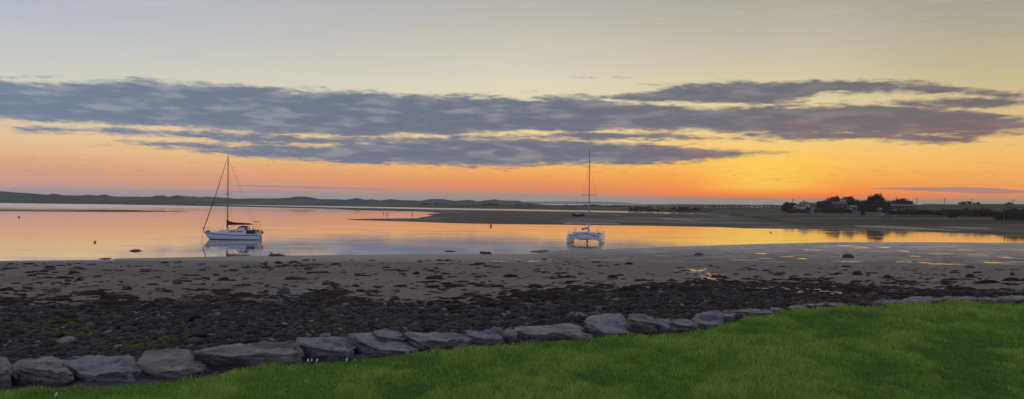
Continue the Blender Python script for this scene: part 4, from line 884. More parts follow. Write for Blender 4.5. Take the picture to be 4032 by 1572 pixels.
def weed():
    n = 52000
    Xp = rng.uniform(-1200, 5200, n); yp = rng.uniform(1000, 1290, n) ** 1.0
    ysh = np.interp(Xp, [0, 2000, 2600, 3300, 4032], [1035, 1015, 1040, 1050, 1060])
    ypeb = np.interp(Xp, [0, 500, 900, 1500, 2000, 2400, 2800, 3200, 3600, 4032], [1215, 1210, 1195, 1195, 1200, 1170, 1130, 1135, 1160, 1165])
    # invert rows to the ground
    Yg = np.linspace(9, 115, 500); xs = (Xp - CX) / F
    zz = terrain((xs[:, None] * Yg[None]).ravel(), np.tile(Yg, n))[0].reshape(n, -1) if n < 2000 else None
    # table over columns for speed
    cols = np.linspace(-1200, 5200, 130); zt = terrain((((cols - CX) / F)[:, None] * Yg[None]).ravel(), np.tile(Yg, len(cols)))[0].reshape(len(cols), -1)
    rows = (H - np.maximum(zt, 0)) * F / Yg[None] + yh(cols)[:, None]
    ci = np.clip(((Xp + 1200) / 6400 * 129).astype(int), 0, 129)
    Y = np.array([np.interp(-yy, -rows[c], Yg) for yy, c in zip(yp, ci)]); x = xs * Y
    z, mk = terrain(x, Y)
    nz = fbm(Xp * .0045, yp * .022, 0, 4, 501); nz2 = fbm(Xp * .02, yp * .09, 0, 3, 503)
    t = (yp - ysh) / (ypeb - ysh)
    p = .10 + 1.1 * sm(t, .35, 1.0) ** 1.2
    p = p * sm(nz * .6 + nz2 * .4, .44, .60) + .05
    p = p * sm(t, -.02, .06) * sm(t, 1.25, 1.0) 
    p = np.maximum(p, np.exp(-(((Xp - 1130) / 130) ** 2 + ((yp - 1048) / 13) ** 2)) * .9)       # thick bed below the sloop
    p = np.maximum(p, np.exp(-(((Xp - 3400) / 260) ** 2 + ((yp - 1108) / 16) ** 2)) * .7 * (nz2 > .45))
    ok = (rng.random(n) < p) & (z > .03) & (mk['s'] > 2.2); x, Y, z, yp, Xp = x[ok], Y[ok], z[ok], yp[ok], Xp[ok]; n = len(x)
    r = np.clip(rng.lognormal(-2.35, .50, n), .04, .38) * (Y / 40) ** .5; h = r * rng.uniform(.12, .34, n); h = np.minimum(h * 1.6, .22)
    m_ = 11; a = np.linspace(0, 2 * math.pi, m_, endpoint=False)
    rad = r[:, None] * (1 + .0 * a[None]) * rng.uniform(.55, 1.35, (n, m_)); asp = rng.uniform(1.0, 2.2, n)[:, None]
    R1 = np.stack([x[:, None] + rad * np.cos(a) * asp, Y[:, None] + rad * np.sin(a) * .9, np.repeat(z[:, None] - .03, m_, 1)], -1)
    f = rng.uniform(.45, .8, (n, m_)); R2 = np.stack([x[:, None] + rad * np.cos(a) * asp * f, Y[:, None] + rad * np.sin(a) * f * .9, z[:, None] + h[:, None] * rng.uniform(.45, 1.0, (n, m_))], -1)
    T_ = np.stack([x + r * .15, Y, z + h * rng.uniform(.7, 1.25, n)], -1)[:, None, :]
    V = np.concatenate([R1, R2, T_], 1).reshape(-1, 3); L_ = 2 * m_ + 1; b = (np.arange(n) * L_)[:, None]
    j = np.arange(m_); jn = (j + 1) % m_
    Q = np.stack([b + j, b + jn, b + m_ + jn, b + m_ + j], -1).reshape(-1, 4); Tt = np.stack([b + m_ + j, b + m_ + jn, np.repeat(b + 2 * m_, m_, 1)], -1).reshape(-1, 3)
    pal = np.array([(.022,.013,.010), (.032,.017,.012), (.034,.024,.012), (.016,.012,.012)])[rng.integers(0, 4, n)] * rng.uniform(.7, 1.3, (n, 1))
    o = mesh_np('seaweed', V, [Q, Tt], weed_mat, None, False, {'col': np.repeat(pal, L_, 0)}); tag(o, 'dark brown clumps of seaweed strewn over the sand', 'seaweed', kind='stuff')
weed()
stone_mats = [mat('beach_stone_dark', (.05, .045, .045), .7, .35, 8, bump=.02), mat('beach_stone_weedy', (.04, .03, .022), .6, .4, 14, bump=.04), mat('beach_stone_grey', (.12, .115, .11), .8, .3, 8, bump=.02)]
def stone(i, px, py, w, hh, mt, label, flat=1.0):
    x, y, z = ground_at(px, py); r = w * y / F / 2; hgt = hh * y / F
    V, Fc = I3; V = V.copy(); V[:, 2] = np.sign(V[:, 2]) * np.abs(V[:, 2]) ** .8
    d = 1 + (fbm(V[:, 0] * 1.4 + i * 3, V[:, 1] * 1.4, V[:, 2] * 1.4, 4, 600 + i) - .5) * .9
    V = V * d[:, None] * np.array([r, r * .8, hgt])
    o = mesh_np('beach_stone', V, [Fc], stone_mats[mt], None, True); o.location = (x, y + r * .3, z); o.rotation_euler = (0, 0, rng.uniform(-.4, .4))
    tag(o, label, 'stone', 'single stones on the beach')
ST = [(697,1120,34,22,0,'dark block of stone on bare sand, topmost of the stones straight below the sloop'),(1292,1124,46,16,1,'flat weedy stone right of the sloop, near the middle of the sand'),
 (1115,1158,48,26,0,'pyramid shaped stone on the sand below and right of the sloop'),(497,1142,38,16,1,'low domed weedy stone left of the block below the sloop'),(211,1152,38,17,0,'rounded dark stone on the sand at far left'),
 (192,1064,40,10,1,'flat weedy stone near the left water edge'),(1213,1064,28,16,0,'squat stone at the right end of the thick weed bed'),(732,1218,52,36,1,'tall weed draped boulder standing at the edge of the shingle on the left'),
 (1049,1132,18,12,0,'small round stone midway between the pyramid stone and the weed bed'),(618,1144,20,11,0,'small stone just left of the dark block'),(266,1110,30,11,1,'small weedy stone on the upper left sand'),
 (1911,1001,44,10,1,'brown weedy mound half in the water at the tip of the sand'),(1563,1152,20,13,0,'round stone alone on the sand below the orange buoy'),(1551,1182,38,17,1,'weedy lump on the edge of the dark shingle, centre left'),
 (1682,1206,36,24,2,'pale pointed stone at the top of the shingle'),(2105,1146,26,14,0,'dark dome shaped stone on open sand in the centre'),(1888,1174,46,17,1,'broad weedy lump just above the shingle in the centre'),(1919,1132,34,12,1,'low weedy stone on open sand left of the dome stone'),
 (1635,1258,34,30,0,'upright rounded cobble in the shingle behind the wide slab'),(2358,1226,24,20,2,'grey stone standing in shingle just left of the big wedge boulder top'),(2252,1256,32,26,2,'grey angular stone behind the long stepped slab'),
 (2416,1214,42,24,1,'reddish weedy stone above the big wedge boulder'),(2158,1226,64,30,1,'large dark weed heap in the shingle, centre right'),(3342,1016,46,15,1,'dark weedy dome alone on the wet flat, right'),
 (3823,1056,38,10,1,'low dark stone on the wet flat, second from the right edge'),(3989,1086,22,14,0,'small dark block on sand by the right edge'),(3741,1142,34,22,1,'dark haystack shaped stone above the mossy ledge'),
 (3064,1085,28,14,1,'weedy stone on the flat above the bright pools'),(2710,1122,28,18,1,'dark stone beside the little channel of bright water'),(3553,1128,22,12,0,'round dark stone on the sand, right'),
 (2751,1006,36,9,1,'flat dark lump on the wet flat right of the catamaran'),(530,989,46,6,1,'long weedy rock breaking the calm water left of the sloop'),(410,1020,42,3,1,'thin dark rock awash at the left water edge'),(1770,991,42,3,1,'thin dark rock awash left of the tip of the sand')]
for i, a in enumerate(ST): stone(i, *a)
def driftwood():
    x, y, z = ground_at(1062, 1009); T = thing('driftwood', 'dark forked driftwood log lying at the water edge below the sloop stern', 'driftwood', (x, y, .02))
    k = y / F
    MB().tube([(-4 * k, 0, .02), (20 * k, .3, .10), (45 * k, .1, .09), (66 * k, -.2, .02)], .14, 8, .05).build('log', MT['wood'], T, True)
    MB().tube([(12 * k, .2, .05), (4 * k, .1, .30), (-2 * k, 0, .42)], .09, 6, .04).tube([(20 * k, .3, .1), (34 * k, .5, .28)], .06, 6, .03).build('branch', MT['wood'], T, True)
driftwood()

def pools():
    """standing water lying in the hollows of the sand and between the cobbles"""
    g_ = np.random.default_rng(77); L_ = []
    for px, py, w, h in [(2728,1067,26,5),(2775,1063,14,3),(2760,1070,20,4),(2790,1083,12,3),(2800,1092,20,4),(2780,1098,26,5),(2805,1104,24,5),(2820,1109,14,3),(2795,1112,16,3),(2950,1140,18,3),(2984,1142,10,2),(3010,1143,26,4),(3040,1138,18,3),(3060,1147,14,3),(3090,1142,20,4),(3098,1147,16,4),(3140,1143,14,3),(3180,1146,12,2),(3215,1147,40,4),(3244,1155,24,3),(3296,1160,10,3),(3376,1173,9,4),
      (3334,969,66,3),(3398,974,34,3),(3378,977,18,2),(3480,975,56,3),(3908,1035,50,4),(3700,1038,24,2),(3720,1041,110,3),(3640,1036,60,2),(3560,1032,50,2),(1960,1030,60,3),(2040,1024,40,3),(2100,1030,70,4),(2170,1026,40,3),(2290,1015,30,2),(2450,1017,36,2),(2180,1034,30,2),(2560,1000,40,2),(3000,1000,60,2),(3100,1012,40,2),(3200,985,70,2),(3560,990,60,2),(3700,1000,80,2),(3850,1005,70,2),(3960,1015,60,2),(3010,1018,36,2),(3160,1020,50,2),(3600,1010,40,2),(3350,1030,60,2),(3800,985,60,2),(3480,1180,70,5),(3530,1178,50,4)]:
        x, y, z = ground_at(px, py); rx = w * y / F * .5; ry = h * .5 * y * y / (F * (H - z)); n = 22; a = np.linspace(0, 2 * math.pi, n, endpoint=False)
        rad = 1 + .35 * np.sin(a * 2 + g_.uniform(0, 6)) + .25 * np.sin(a * 5 + g_.uniform(0, 6)) + g_.uniform(-.15, .15, n)
        lift = .012 + (.05 if 1050 < py < 1176 else 0); L_.append((x + rx * rad * np.cos(a), y + max(ry, .12) * rad * np.sin(a), z + lift))
    V = []; Fc = []
    for xs_, ys_, z in L_:
        b = len(V); zt = terrain(xs_, ys_)[0]; zz = max(z, float(np.median(zt)) + .012); V += [(p, q, zz) for p, q in zip(xs_, ys_)]; Fc.append(list(range(b, b + len(xs_))))
    o = mesh_np('tide_pools', V, [np.array(Fc)], bpy.data.materials['sea_water']); o['kind'] = 'structure'
pools()

# ------------------------------------------------------------------ grass
def grass():
    n = 560000
    Y = 5.2 + (17 - 5.2) * rng.random(n) ** 1.25; Xp = rng.uniform(-700, 4750, n); x = (Xp - CX) / F * Y
    ok = (Y < yedge(x) + .05 + .10 * (vn(x * 3, Y * 3) - .5)); x, Y = x[ok], Y[ok]; n = len(x)
    z = terrain(x, Y)[0]
    cl = fbm(x * 2.2, Y * 1.5, 0, 4, 701); c2 = fbm(x * .55, Y * .35, 0, 3, 703); c3 = fbm(x * 7, Y * 6, 0, 2, 705)
    ln = (.024 + .036 * sm(cl, .38, .66)) * (1 + .35 * rng.standard_normal(n)).clip(.45, 1.9) * (.85 + .5 * sm(c3, .45, .7))
    edge = sm(yedge(x) - Y, .25, 0); ln *= 1 - .15 * edge
    w = .0032 * (Y / 6) ** .8 * rng.uniform(.7, 1.4, n)
    lean_a = rng.uniform(0, 2 * math.pi, n) * .8 + 2.5 * cl + .9; lean = ln * rng.uniform(.15, .85, n)
    fx, fy = np.cos(lean_a) * lean, np.sin(lean_a) * lean; wa = rng.uniform(0, math.pi, n) * .6 - .9; wx, wy = np.cos(wa) * w, np.sin(wa) * w * .6
    P = np.stack([np.stack([x - wx, Y - wy, z - .005], -1), np.stack([x + wx, Y + wy, z - .005], -1),
                  np.stack([x + fx * .35 + wx * .8, Y + fy * .35 + wy * .8, z + ln * .6], -1), np.stack([x + fx * .35 - wx * .8, Y + fy * .35 - wy * .8, z + ln * .6], -1),
                  np.stack([x + fx, Y + fy, z + ln * .95], -1)], 1)
    b = (np.arange(n) * 5)[:, None]
    base = np.array([.205, .32, .05]); lite = np.array([.29, .41, .075]); dk = np.array([.10, .205, .035]); yel = np.array([.22, .21, .07])
    c = base + (lite - base) * sm(cl + .15 * (c2 - .5), .40, .66)[:, None]; c = c + (dk - c) * (sm(c2 * .35 + cl * .65, .45, .34)[:, None] * .6)
    c = c * rng.uniform(.7, 1.3, (n, 1)); yy = rng.random(n) < .03; c[yy] = yel * rng.uniform(.6, 1.1, (yy.sum(), 1))
    m_ = mat('grass_blade', rough=.6, attr='col', var=.1, spec=.25, trans=.35)
    o = mesh_np('grass', P.reshape(-1, 3), [b + np.arange(4), b + np.array([3, 2, 4])], m_, None, False, {'col': np.repeat(c, 5, 0)}); tag(o, 'short lush green grass covering the lawn', 'grass', kind='stuff')
grass()
def daisies():
    for i, (px, py, lab) in enumerate([(1213, 1399, 'leftmost white daisy of the cluster at the lawn edge below the longest slab'), (1228, 1397, 'middle white daisy at the lawn edge below the longest slab'), (1249, 1398, 'rightmost white daisy of the three below the longest slab'), (1366, 1396, 'single white daisy at the lawn edge below the blue grey slab'), (222, 1541, 'lone white daisy in the lawn at lower left')]):
        p = G(px, py + 6, ZL + .03); z = hz(p[0], p[1]); T = thing('daisy', lab, 'flower', (p[0], p[1], z), 0, 'daisies in the lawn')
        MB().tube([(0, 0, 0), (.003, 0, .075)], .0015, 5).build('stem', weed_mat, T)
        pm = MB()
        for k in range(12):
            a = 2 * math.pi * k / 12; c, s_ = math.cos(a), math.sin(a); pm.add([(.004 * c, .004 * s_ - .002, .076), (.009 * c - .003 * s_, .014 * s_ + .004 * c - .004, .078 + .010 * s_), (.011 * c, .017 * s_ - .004, .078 + .012 * s_), (.009 * c + .003 * s_, .014 * s_ - .004 * c - .004, .078 + .010 * s_)], [(0, 1, 2, 3)])
        pm.build('petals', MT['white'], T); MB().ball((0, -.003, .080), (.006, .006, .005), 8, 5).build('flower_centre', gloss('daisy_yellow', (.6, .42, .03), .8) if i == 0 else bpy.data.materials['daisy_yellow'], T)
daisies()

# ------------------------------------------------------------------ far shore: trees, hedges, houses, caravans, car, poles
leaf_mats = [mat('foliage_dark', rough=.8, attr='col', var=.2, scale=.8, spec=.1, trans=.2)]
bark = mat('bark', (.05, .04, .035), .95, .3, 3)
def plant(name, label, cat, px0, px1, ptop, pbase, d, pts=None, nl=1600, ls=.30, col=(.035, .04, .02), group=None, depth=None, trunk=True, gap=.3, seed=0, conifer=False):
    """a crown of separate leaf sprays filling an outline (top line pts over columns) with real depth"""
    g_ = np.random.default_rng(900 + seed); xm = (px0 + px1) / 2; P0 = A(xm, pbase, d); z0 = hz(P0[0], P0[1]); k = d / F
    W = (px1 - px0) * k * (1.12 if trunk else 1); nl = int(nl * 1.3); ztop = A(xm, ptop, d)[2]; Hh = max(ztop - z0, .6); dp = depth or min(W * .8, 9)
    T = thing(name, label, cat, (P0[0], P0[1], z0), 0, group)
    if pts is None: pts = [(0, .25), (.12, .7), (.3, .93), (.5, 1), (.7, .92), (.88, .7), (1, .25)]
    px_, pz_ = zip(*pts)
    low = -.05 if not trunk else .08
    # clumps first, leaves round the clumps
    nc_ = max(10, int(nl / 45)); u = g_.random(nc_); top = np.interp(u, px_, pz_); v = low + (top - low) * g_.random(nc_) ** (.55 if trunk else .85) * .96; w = (g_.random(nc_) - .5) * np.sqrt(np.clip(1 - (2 * u - 1) ** 2, .05, 1))
    ci = g_.integers(0, nc_, nl); cr_ = min(.14, 1.1 / max(W, 1) * 1.2)
    uu = u[ci] + g_.standard_normal(nl) * cr_ * .55; ww = w[ci] + g_.standard_normal(nl) * .10; vv = v[ci] + g_.standard_normal(nl) * min(.10, .7 / Hh)
    lim = np.interp(uu, px_, pz_, left=0, right=0) + g_.standard_normal(nl) * .05 + .06 * np.sin(uu * 37 + seed)
    ok = (vv < lim) & (vv > -.08) & (uu > -.02) & (uu < 1.02)
    uu, vv, ww, ci = uu[ok], vv[ok], ww[ok], ci[ok]; n = len(uu)
    C0 = np.stack([(uu - .5) * W, ww * dp, vv * Hh], -1)
    a = g_.standard_normal((n, 3)); a /= np.linalg.norm(a, axis=1)[:, None]; b = np.cross(a, g_.standard_normal((n, 3))); b /= np.linalg.norm(b, axis=1)[:, None] + 1e-6
    s1 = ls * g_.uniform(.5, 1.4, n)[:, None]; s2 = s1 * .55
    V = np.stack([C0 - a * s1, C0 - b * s2, C0 + a * s1, C0 + b * s2], 1).reshape(-1, 3)
    tone = g_.uniform(.55, 1.5, nc_)[ci] * g_.uniform(.8, 1.25, n); cc = np.array(col)[None] * tone[:, None]
    mesh_np('crown' if trunk else 'foliage', V, [np.arange(4 * n).reshape(-1, 4)], leaf_mats[0], T, False, {'col': np.repeat(cc, 4, 0)})
    tb = MB()
    if trunk:
        tb.tube([(0, 0, -.3), (.05 * W, 0, Hh * .3), (0, 0, Hh * .62)], .035 * Hh, 7, .015 * Hh)
        for q in range(7):
            aa = g_.uniform(0, 6.28); r_ = g_.uniform(.2, .42); tb.tube([(.02 * W, 0, Hh * g_.uniform(.15, .4)), (r_ * .6 * W * math.cos(aa), r_ * .5 * dp * math.sin(aa), Hh * .5), (r_ * W * math.cos(aa), r_ * dp * math.sin(aa), Hh * float(np.interp(.5 + r_ * math.cos(aa), px_, pz_)) * .85)], .012 * Hh, 5, .004 * Hh)
        tb.build('trunk', bark, T, True)
    else:
        for q in range(max(3, min(6, int(W / 2.5)))):
            xx = g_.uniform(-.42, .42) * W; tb = MB(); tb.tube([(xx, 0, -.3), (xx + g_.uniform(-.3, .3), g_.uniform(-.3, .3), Hh * .5 * float(np.interp(xx / W + .5, px_, pz_)))], .07, 5, .03); tb.build('stem', bark, T)
    return T
RD = (.080, .052, .040); GD = (.046, .044, .028); GM = (.06, .06, .036)
TR = [('windswept_tree', 'windswept tree with a flat top leaning right, beside the white gable house', 'tree', 3246, 3302, 773, 832, 372, [(0,.35),(.15,.62),(.3,.8),(.5,.97),(.62,1),(.98,.99),(.86,.84),(1,.72)][:6] + [(1.0,.70)], 2600, RD),
 ('leafy_tree', 'rounded dark tree hiding the brown house roof, left of the conifer tip', 'tree', 3328, 3366, 775, 830, 378, None, 1500, RD),
 ('pine_tree', 'narrow dark conifer with a pointed tip between two bushy trees', 'tree', 3362, 3392, 774, 830, 374, [(0,.2),(.2,.5),(.35,.7),(.5,1),(.6,.72),(.8,.5),(1,.25)], 1000, GD),
 ('leafy_tree', 'low spreading tree filling the space between the conifer and the tallest tree', 'tree', 3378, 3432, 782, 835, 366, [(0,.5),(.2,.8),(.45,.9),(.6,.82),(.8,1),(1,.7)], 1800, GD),
 ('tall_tree', 'tallest tree of the far shore with a ragged three pointed crown', 'tree', 3418, 3476, 763, 838, 358, [(0,.55),(.1,.85),(.2,.88),(.3,.72),(.42,.88),(.52,1),(.62,.97),(.7,.84),(.84,.97),(.92,.7),(1,.45)], 3200, GD),
 ('leafy_tree', 'half open tree on the right shoulder of the tallest tree', 'tree', 3464, 3506, 786, 832, 364, [(0,.6),(.3,.9),(.55,1),(.8,.75),(1,.3)], 1100, GD),
 ('leafy_tree', 'broad domed tree rising behind the low bungalow', 'tree', 3502, 3566, 781, 812, 400, [(0,.25),(.15,.6),(.35,.8),(.6,.93),(.75,1),(1,.8)], 2200, RD),
 ('leafy_tree', 'open crowned tree at the right end of the bungalow group', 'tree', 3560, 3602, 788, 812, 404, None, 900, GD),
 ('leafy_tree', 'reddish dense trees and hedge mass left of the white gable house', 'tree', 3092, 3146, 799, 832, 390, [(0,.8),(.2,1),(.5,.98),(.8,.85),(1,.6)], 2200, RD),
 ('leafy_tree', 'small domed tree with a knobbly top at the left end of the reddish hedge', 'tree', 3080, 3102, 795, 830, 388, [(0,.4),(.3,.8),(.5,1),(.9,.95),(1,.5)], 1000, RD),
 ('leafy_tree', 'reddish trees between the white gable and the windswept tree', 'tree', 3208, 3256, 792, 830, 384, [(0,.6),(.3,.85),(.6,1),(1,1)], 2000, RD)]
for i, (nm, lab, c_, a, b, t_, bs, d, pts, nl, col) in enumerate(TR): plant(nm, lab, c_, a, b, t_, bs, d, pts, nl, .34, col, 'trees round the far houses', seed=i)
SH = [('thicket', 'dark thicket at the right edge with a sloping top', 'bush', 3926, 4140, 812, 856, 250, [(0,.3),(.12,.55),(.28,.95),(.36,.78),(.5,.8),(.6,1),(.75,.9),(1,.95)], 3600, GD),
 ('hedge', 'long dark hedge right of the round meadow bush', 'hedge', 3792, 3924, 819, 846, 285, [(0,.7),(.2,.95),(.35,.9),(.45,1),(.6,.8),(.8,.75),(1,.3)], 2200, RD),
 ('hedge', 'dark hedge running left from the round meadow bush', 'hedge', 3696, 3800, 823, 846, 290, [(0,.2),(.15,.75),(.4,1),(.7,.85),(1,.95)], 1700, GD),
 ('bush', 'round bush standing alone in front of the long hedges', 'bush', 3736, 3762, 831, 852, 262, None, 500, GD),
 ('bush', 'low wide bush on the slope above the car', 'bush', 3540, 3640, 820, 842, 300, [(0,.3),(.3,.8),(.6,1),(.85,.8),(1,.3)], 1600, GD),
 ('hedge', 'soft low scrub line right of the bungalow below the hill', 'hedge', 3606, 3700, 824, 842, 300, [(0,.4),(.2,.7),(.4,.5),(.7,.9),(1,.6)], 1500, GD),
 ('hedge', 'low scrub between the tallest tree and the slope above the car', 'hedge', 3476, 3546, 822, 842, 305, [(0,.7),(.3,.9),(.6,.6),(1,.8)], 1200, GD),
 ('bush', 'small dark bush on the slope left of the car', 'bush', 3390, 3404, 832, 846, 290, None, 260, GD),
 ('hedge', 'deep dark undergrowth below the conifer and the tallest tree', 'bush', 3376, 3500, 803, 838, 348, [(0,.7),(.2,.9),(.4,.8),(.6,1),(.85,.8),(1,.4)], 2600, GD),
 ('hedge', 'reddish undergrowth below the windswept tree', 'bush', 3236, 3330, 806, 836, 350, [(0,.6),(.2,.9),(.4,1),(.6,.75),(.8,.6),(1,.4)], 2000, RD),
 ('hedge', 'dark hedge round the foot of the white gabled house', 'hedge', 3100, 3240, 817, 834, 345, [(0,.8),(.2,1),(.4,.6),(.6,.55),(.8,.8),(1,.9)], 1800, RD),
 ('bush', 'dark bushes beside the small grey shed', 'bush', 3300, 3350, 822, 838, 330, [(0,.4),(.3,.8),(.6,.7),(.8,1),(1,.4)], 1300, GD),
 ('bush', 'bush at the foot of the windswept tree', 'bush', 3230, 3300, 820, 836, 335, [(0,.4),(.4,.8),(.7,1),(1,.5)], 900, RD),
 ('bush', 'green bush in front of the white gable house', 'bush', 3152, 3200, 813, 830, 350, [(0,.2),(.4,.7),(.8,1),(1,.7)], 800, GD),
 ('bush', 'tuft of bushes on the right hilltop, left of its round bush', 'bush', 3776, 3824, 791, 806, 452, [(0,.4),(.2,.9),(.4,.6),(.6,.8),(.8,1),(1,.4)], 500, RD),
 ('bush', 'round bush on the right hilltop', 'bush', 3832, 3858, 795, 806, 456, None, 350, GD),
 ('bush', 'low shrub on the hilltop near the right edge', 'bush', 3960, 3990, 797, 806, 456, None, 260, GD),
 ('bush', 'scrub along the marsh, leftmost dark clump in the middle distance', 'bush', 1652, 1700, 799, 808, 760, None, 380, GM),
 ('bush', 'small clump just right of the leftmost marsh scrub', 'bush', 1702, 1736, 799, 808, 760, None, 300, GM),
 ('bush', 'largest rounded wood on the marsh before the dunes', 'bush', 1896, 1964, 801, 815, 740, [(0,.4),(.3,.8),(.55,1),(.8,.85),(1,.3)], 900, GD),
 ('bush', 'flat clump on the marsh right of the largest rounded wood', 'bush', 2022, 2060, 806, 813, 740, None, 380, GM),
 ('bush', 'small clump beside the bright strip of sea', 'bush', 2070, 2092, 806, 813, 740, None, 260, GM),
 ('bush', 'round clump in front of the bright strip of sea', 'bush', 2214, 2238, 806, 814, 730, None, 320, GD),
 ('bush', 'tiny clump left of the far grounded yacht mast', 'bush', 2192, 2214, 809, 814, 730, None, 180, GD),
 ('bush', 'bank of dark trees directly behind the catamaran mast', 'bush', 2292, 2376, 806, 815, 720, [(0,.4),(.15,.9),(.4,.85),(.55,1),(.8,.7),(1,.4)], 1000, GD),
 ('bush', 'string of bushes right of the catamaran mast', 'bush', 2378, 2480, 808, 817, 700, [(0,.5),(.1,.9),(.25,.5),(.4,1),(.6,.7),(.75,1),(1,.5)], 900, GD),
 ('hedge', 'long low hedge line under the far hill', 'hedge', 2474, 2640, 810, 822, 540, [(0,.6),(.2,.9),(.4,.75),(.6,1),(.8,.8),(1,.7)], 1400, GD),
 ('hedge', 'long low hedge line ending at the caravans', 'hedge', 2630, 2766, 812, 824, 520, [(0,.7),(.3,.8),(.6,.95),(.9,.8),(1,1)], 1200, GD)]
for i, (nm, lab, c_, a, b, t_, bs, d, pts, nl, col) in enumerate(SH): plant(nm, lab, c_, a, b, t_, bs, d, pts, nl, .34 if d < 500 else .5, col, 'bushes of the far shore', trunk=False, seed=50 + i)

wallw = gloss('white_render', (.42, .40, .38), .9, var=.1); wallb = gloss('brown_brick', (.16, .10, .08), .9, var=.2); roofs = mat('slate_roof', (.07, .065, .07), .8, .2, 2); roofr = mat('brown_tile_roof', (.12, .08, .07), .85, .25, 2); wallg = gloss('grey_panel', (.15, .145, .16), .8, var=.1)
def house(label, px0, px1, pridge, peave, pbase, d, wm, rm, depth=7, gable='side', win=3, chim=None, group='houses on the far shore'):
    P0 = A((px0 + px1) / 2, pbase, d); z0 = hz(P0[0], P0[1]); k = d / F; W = (px1 - px0) * k
    ze = A((px0 + px1) / 2, peave, d)[2] - z0; zr = A((px0 + px1) / 2, pridge, d)[2] - z0; ze = max(ze, 1.6); zr = max(zr, ze + .5)
    T = thing('house', label, 'house', (P0[0], P0[1], z0 - .2), 0, group); zr += .2; ze += .2
    w = MB()
    if gable == 'front':
        w.add([(-W/2,0,-.4),(W/2,0,-.4),(W/2,0,ze),(0,0,zr),(-W/2,0,ze),(-W/2,depth,-.4),(W/2,depth,-.4),(W/2,depth,ze),(0,depth,zr),(-W/2,depth,ze)], [(0,1,2,3,4),(9,8,7,6,5),(1,6,7,2),(5,0,4,9)])
        rf = MB()
        for s_ in (-1, 1): rf.add([(s_*(W/2+.2),-.2,ze-.16),(0,-.2,zr+.04),(0,depth+.2,zr+.04),(s_*(W/2+.2),depth+.2,ze-.16),(s_*(W/2+.2),-.2,ze),(0,-.2,zr+.2),(0,depth+.2,zr+.2),(s_*(W/2+.2),depth+.2,ze)], [(0,1,2,3),(7,6,5,4),(0,4,5,1),(3,2,6,7),(0,3,7,4),(1,5,6,2)])
    else:
        w.add([(-W/2,0,-.4),(W/2,0,-.4),(W/2,0,ze),(-W/2,0,ze),(-W/2,depth,-.4),(W/2,depth,-.4),(W/2,depth,ze),(-W/2,depth,ze),(-W/2,depth/2,zr),(W/2,depth/2,zr)], [(0,1,2,3),(5,4,7,6),(1,5,6,9,2),(4,0,3,8,7)])
        rf = MB()
        for y0 in (0, depth):
            o_ = -.25 if y0 == 0 else depth + .25
            rf.add([(-W/2-.2,o_,ze-.12),(W/2+.2,o_,ze-.12),(W/2+.2,depth/2,zr+.02),(-W/2-.2,depth/2,zr+.02),(-W/2-.2,o_,ze+.06),(W/2+.2,o_,ze+.06),(W/2+.2,depth/2,zr+.2),(-W/2-.2,depth/2,zr+.2)], [(0,1,2,3),(7,6,5,4),(0,4,5,1),(3,2,6,7),(0,3,7,4),(1,5,6,2)])
    w.build('wall', wm, T); r_ = rf.build('roof', rm, T)
    if chim is not None:
        MB().box((chim * W, depth / 2, zr + .35), (.7, .6, 1.1)).build('chimney', wm, r_)
    for q in range(win):
        xx = (q + .5) / win * W * .84 - W * .42
        if q == win // 2 and win > 1: MB().box((xx, -.02, 1.05), (.9, .12, 1.9)).build('door', MT['navyp'], T)
        else: MB().box((xx, -.02, ze * .62), (1.1, .12, .9)).build('window', MT['glass'], T)
    return T
house('white gabled house with a small chimney on its point, left of the windswept tree', 3166, 3194, 797, 813, 830, 352, wallw, roofs, 9, 'front', 1, 0)
house('low dark roofed wing of the gabled house running to the right', 3190, 3216, 799.5, 809, 828, 364, wallb, roofs, 7, 'side', 2)
house('flat white roofed extension left of the gabled house', 3136, 3164, 812.5, 815.5, 828, 366, wallb, wallw, 5, 'side', 2)
house('brown house with pale roof among the big trees', 3284, 3336, 793, 803, 832, 366, wallb, roofr, 8, 'side', 4)
house('gabled house peeping between trees under a pale front', 3340, 3364, 776, 786, 826, 392, wallw, roofr, 9, 'front', 1)
house('small grey shed in front of the trees', 3352, 3375, 812, 815, 832, 335, wallg, wallg, 4, 'side', 1)
house('little pale shed in the field by the gabled house', 3201, 3208, 821, 822.5, 832, 330, wallg, wallg, 3, 'side', 0)
house('low pale shed below the tallest tree', 3466, 3474, 823, 825, 836, 330, wallb, wallg, 3, 'side', 0)
house('long low bungalow with grey roof and one white chimney', 3496, 3604, 806, 812, 822, 385, wallb, roofs, 9, 'side', 6, -.25)
CV = [(2776,2802,808,823,560,'leftmost static caravan of the site, dark ended'),(2802,2822,809,826,530,'tall narrow caravan second from the left'),(2824,2856,812,824,560,'pale caravan third from the left'),(2858,2890,815,824,540,'low caravan with a dark window, fourth from the left'),
 (2868,2900,808,813,640,'far caravan on the skyline behind the fourth one'),(2902,2926,816,824,560,'small caravan in the middle of the site'),(2926,2954,816,823,580,'plain caravan left of the bright white one'),(2962,3000,815,826,520,'bright white caravan, the longest of the site'),
 (3002,3028,815,823,580,'dull caravan just right of the bright white one'),(2918,2950,808,813,660,'white roofed caravan on the skyline, middle'),(3010,3048,809,814,640,'white topped caravan on the skyline near the reddish hedge'),(3032,3070,816,826,540,'last caravan before the reddish hedge')]
cmat = [gloss('caravan_cream', (.34, .32, .30), .7, var=.1), gloss('caravan_white', (.45, .43, .41), .6), gloss('caravan_grey', (.26, .25, .26), .7)]
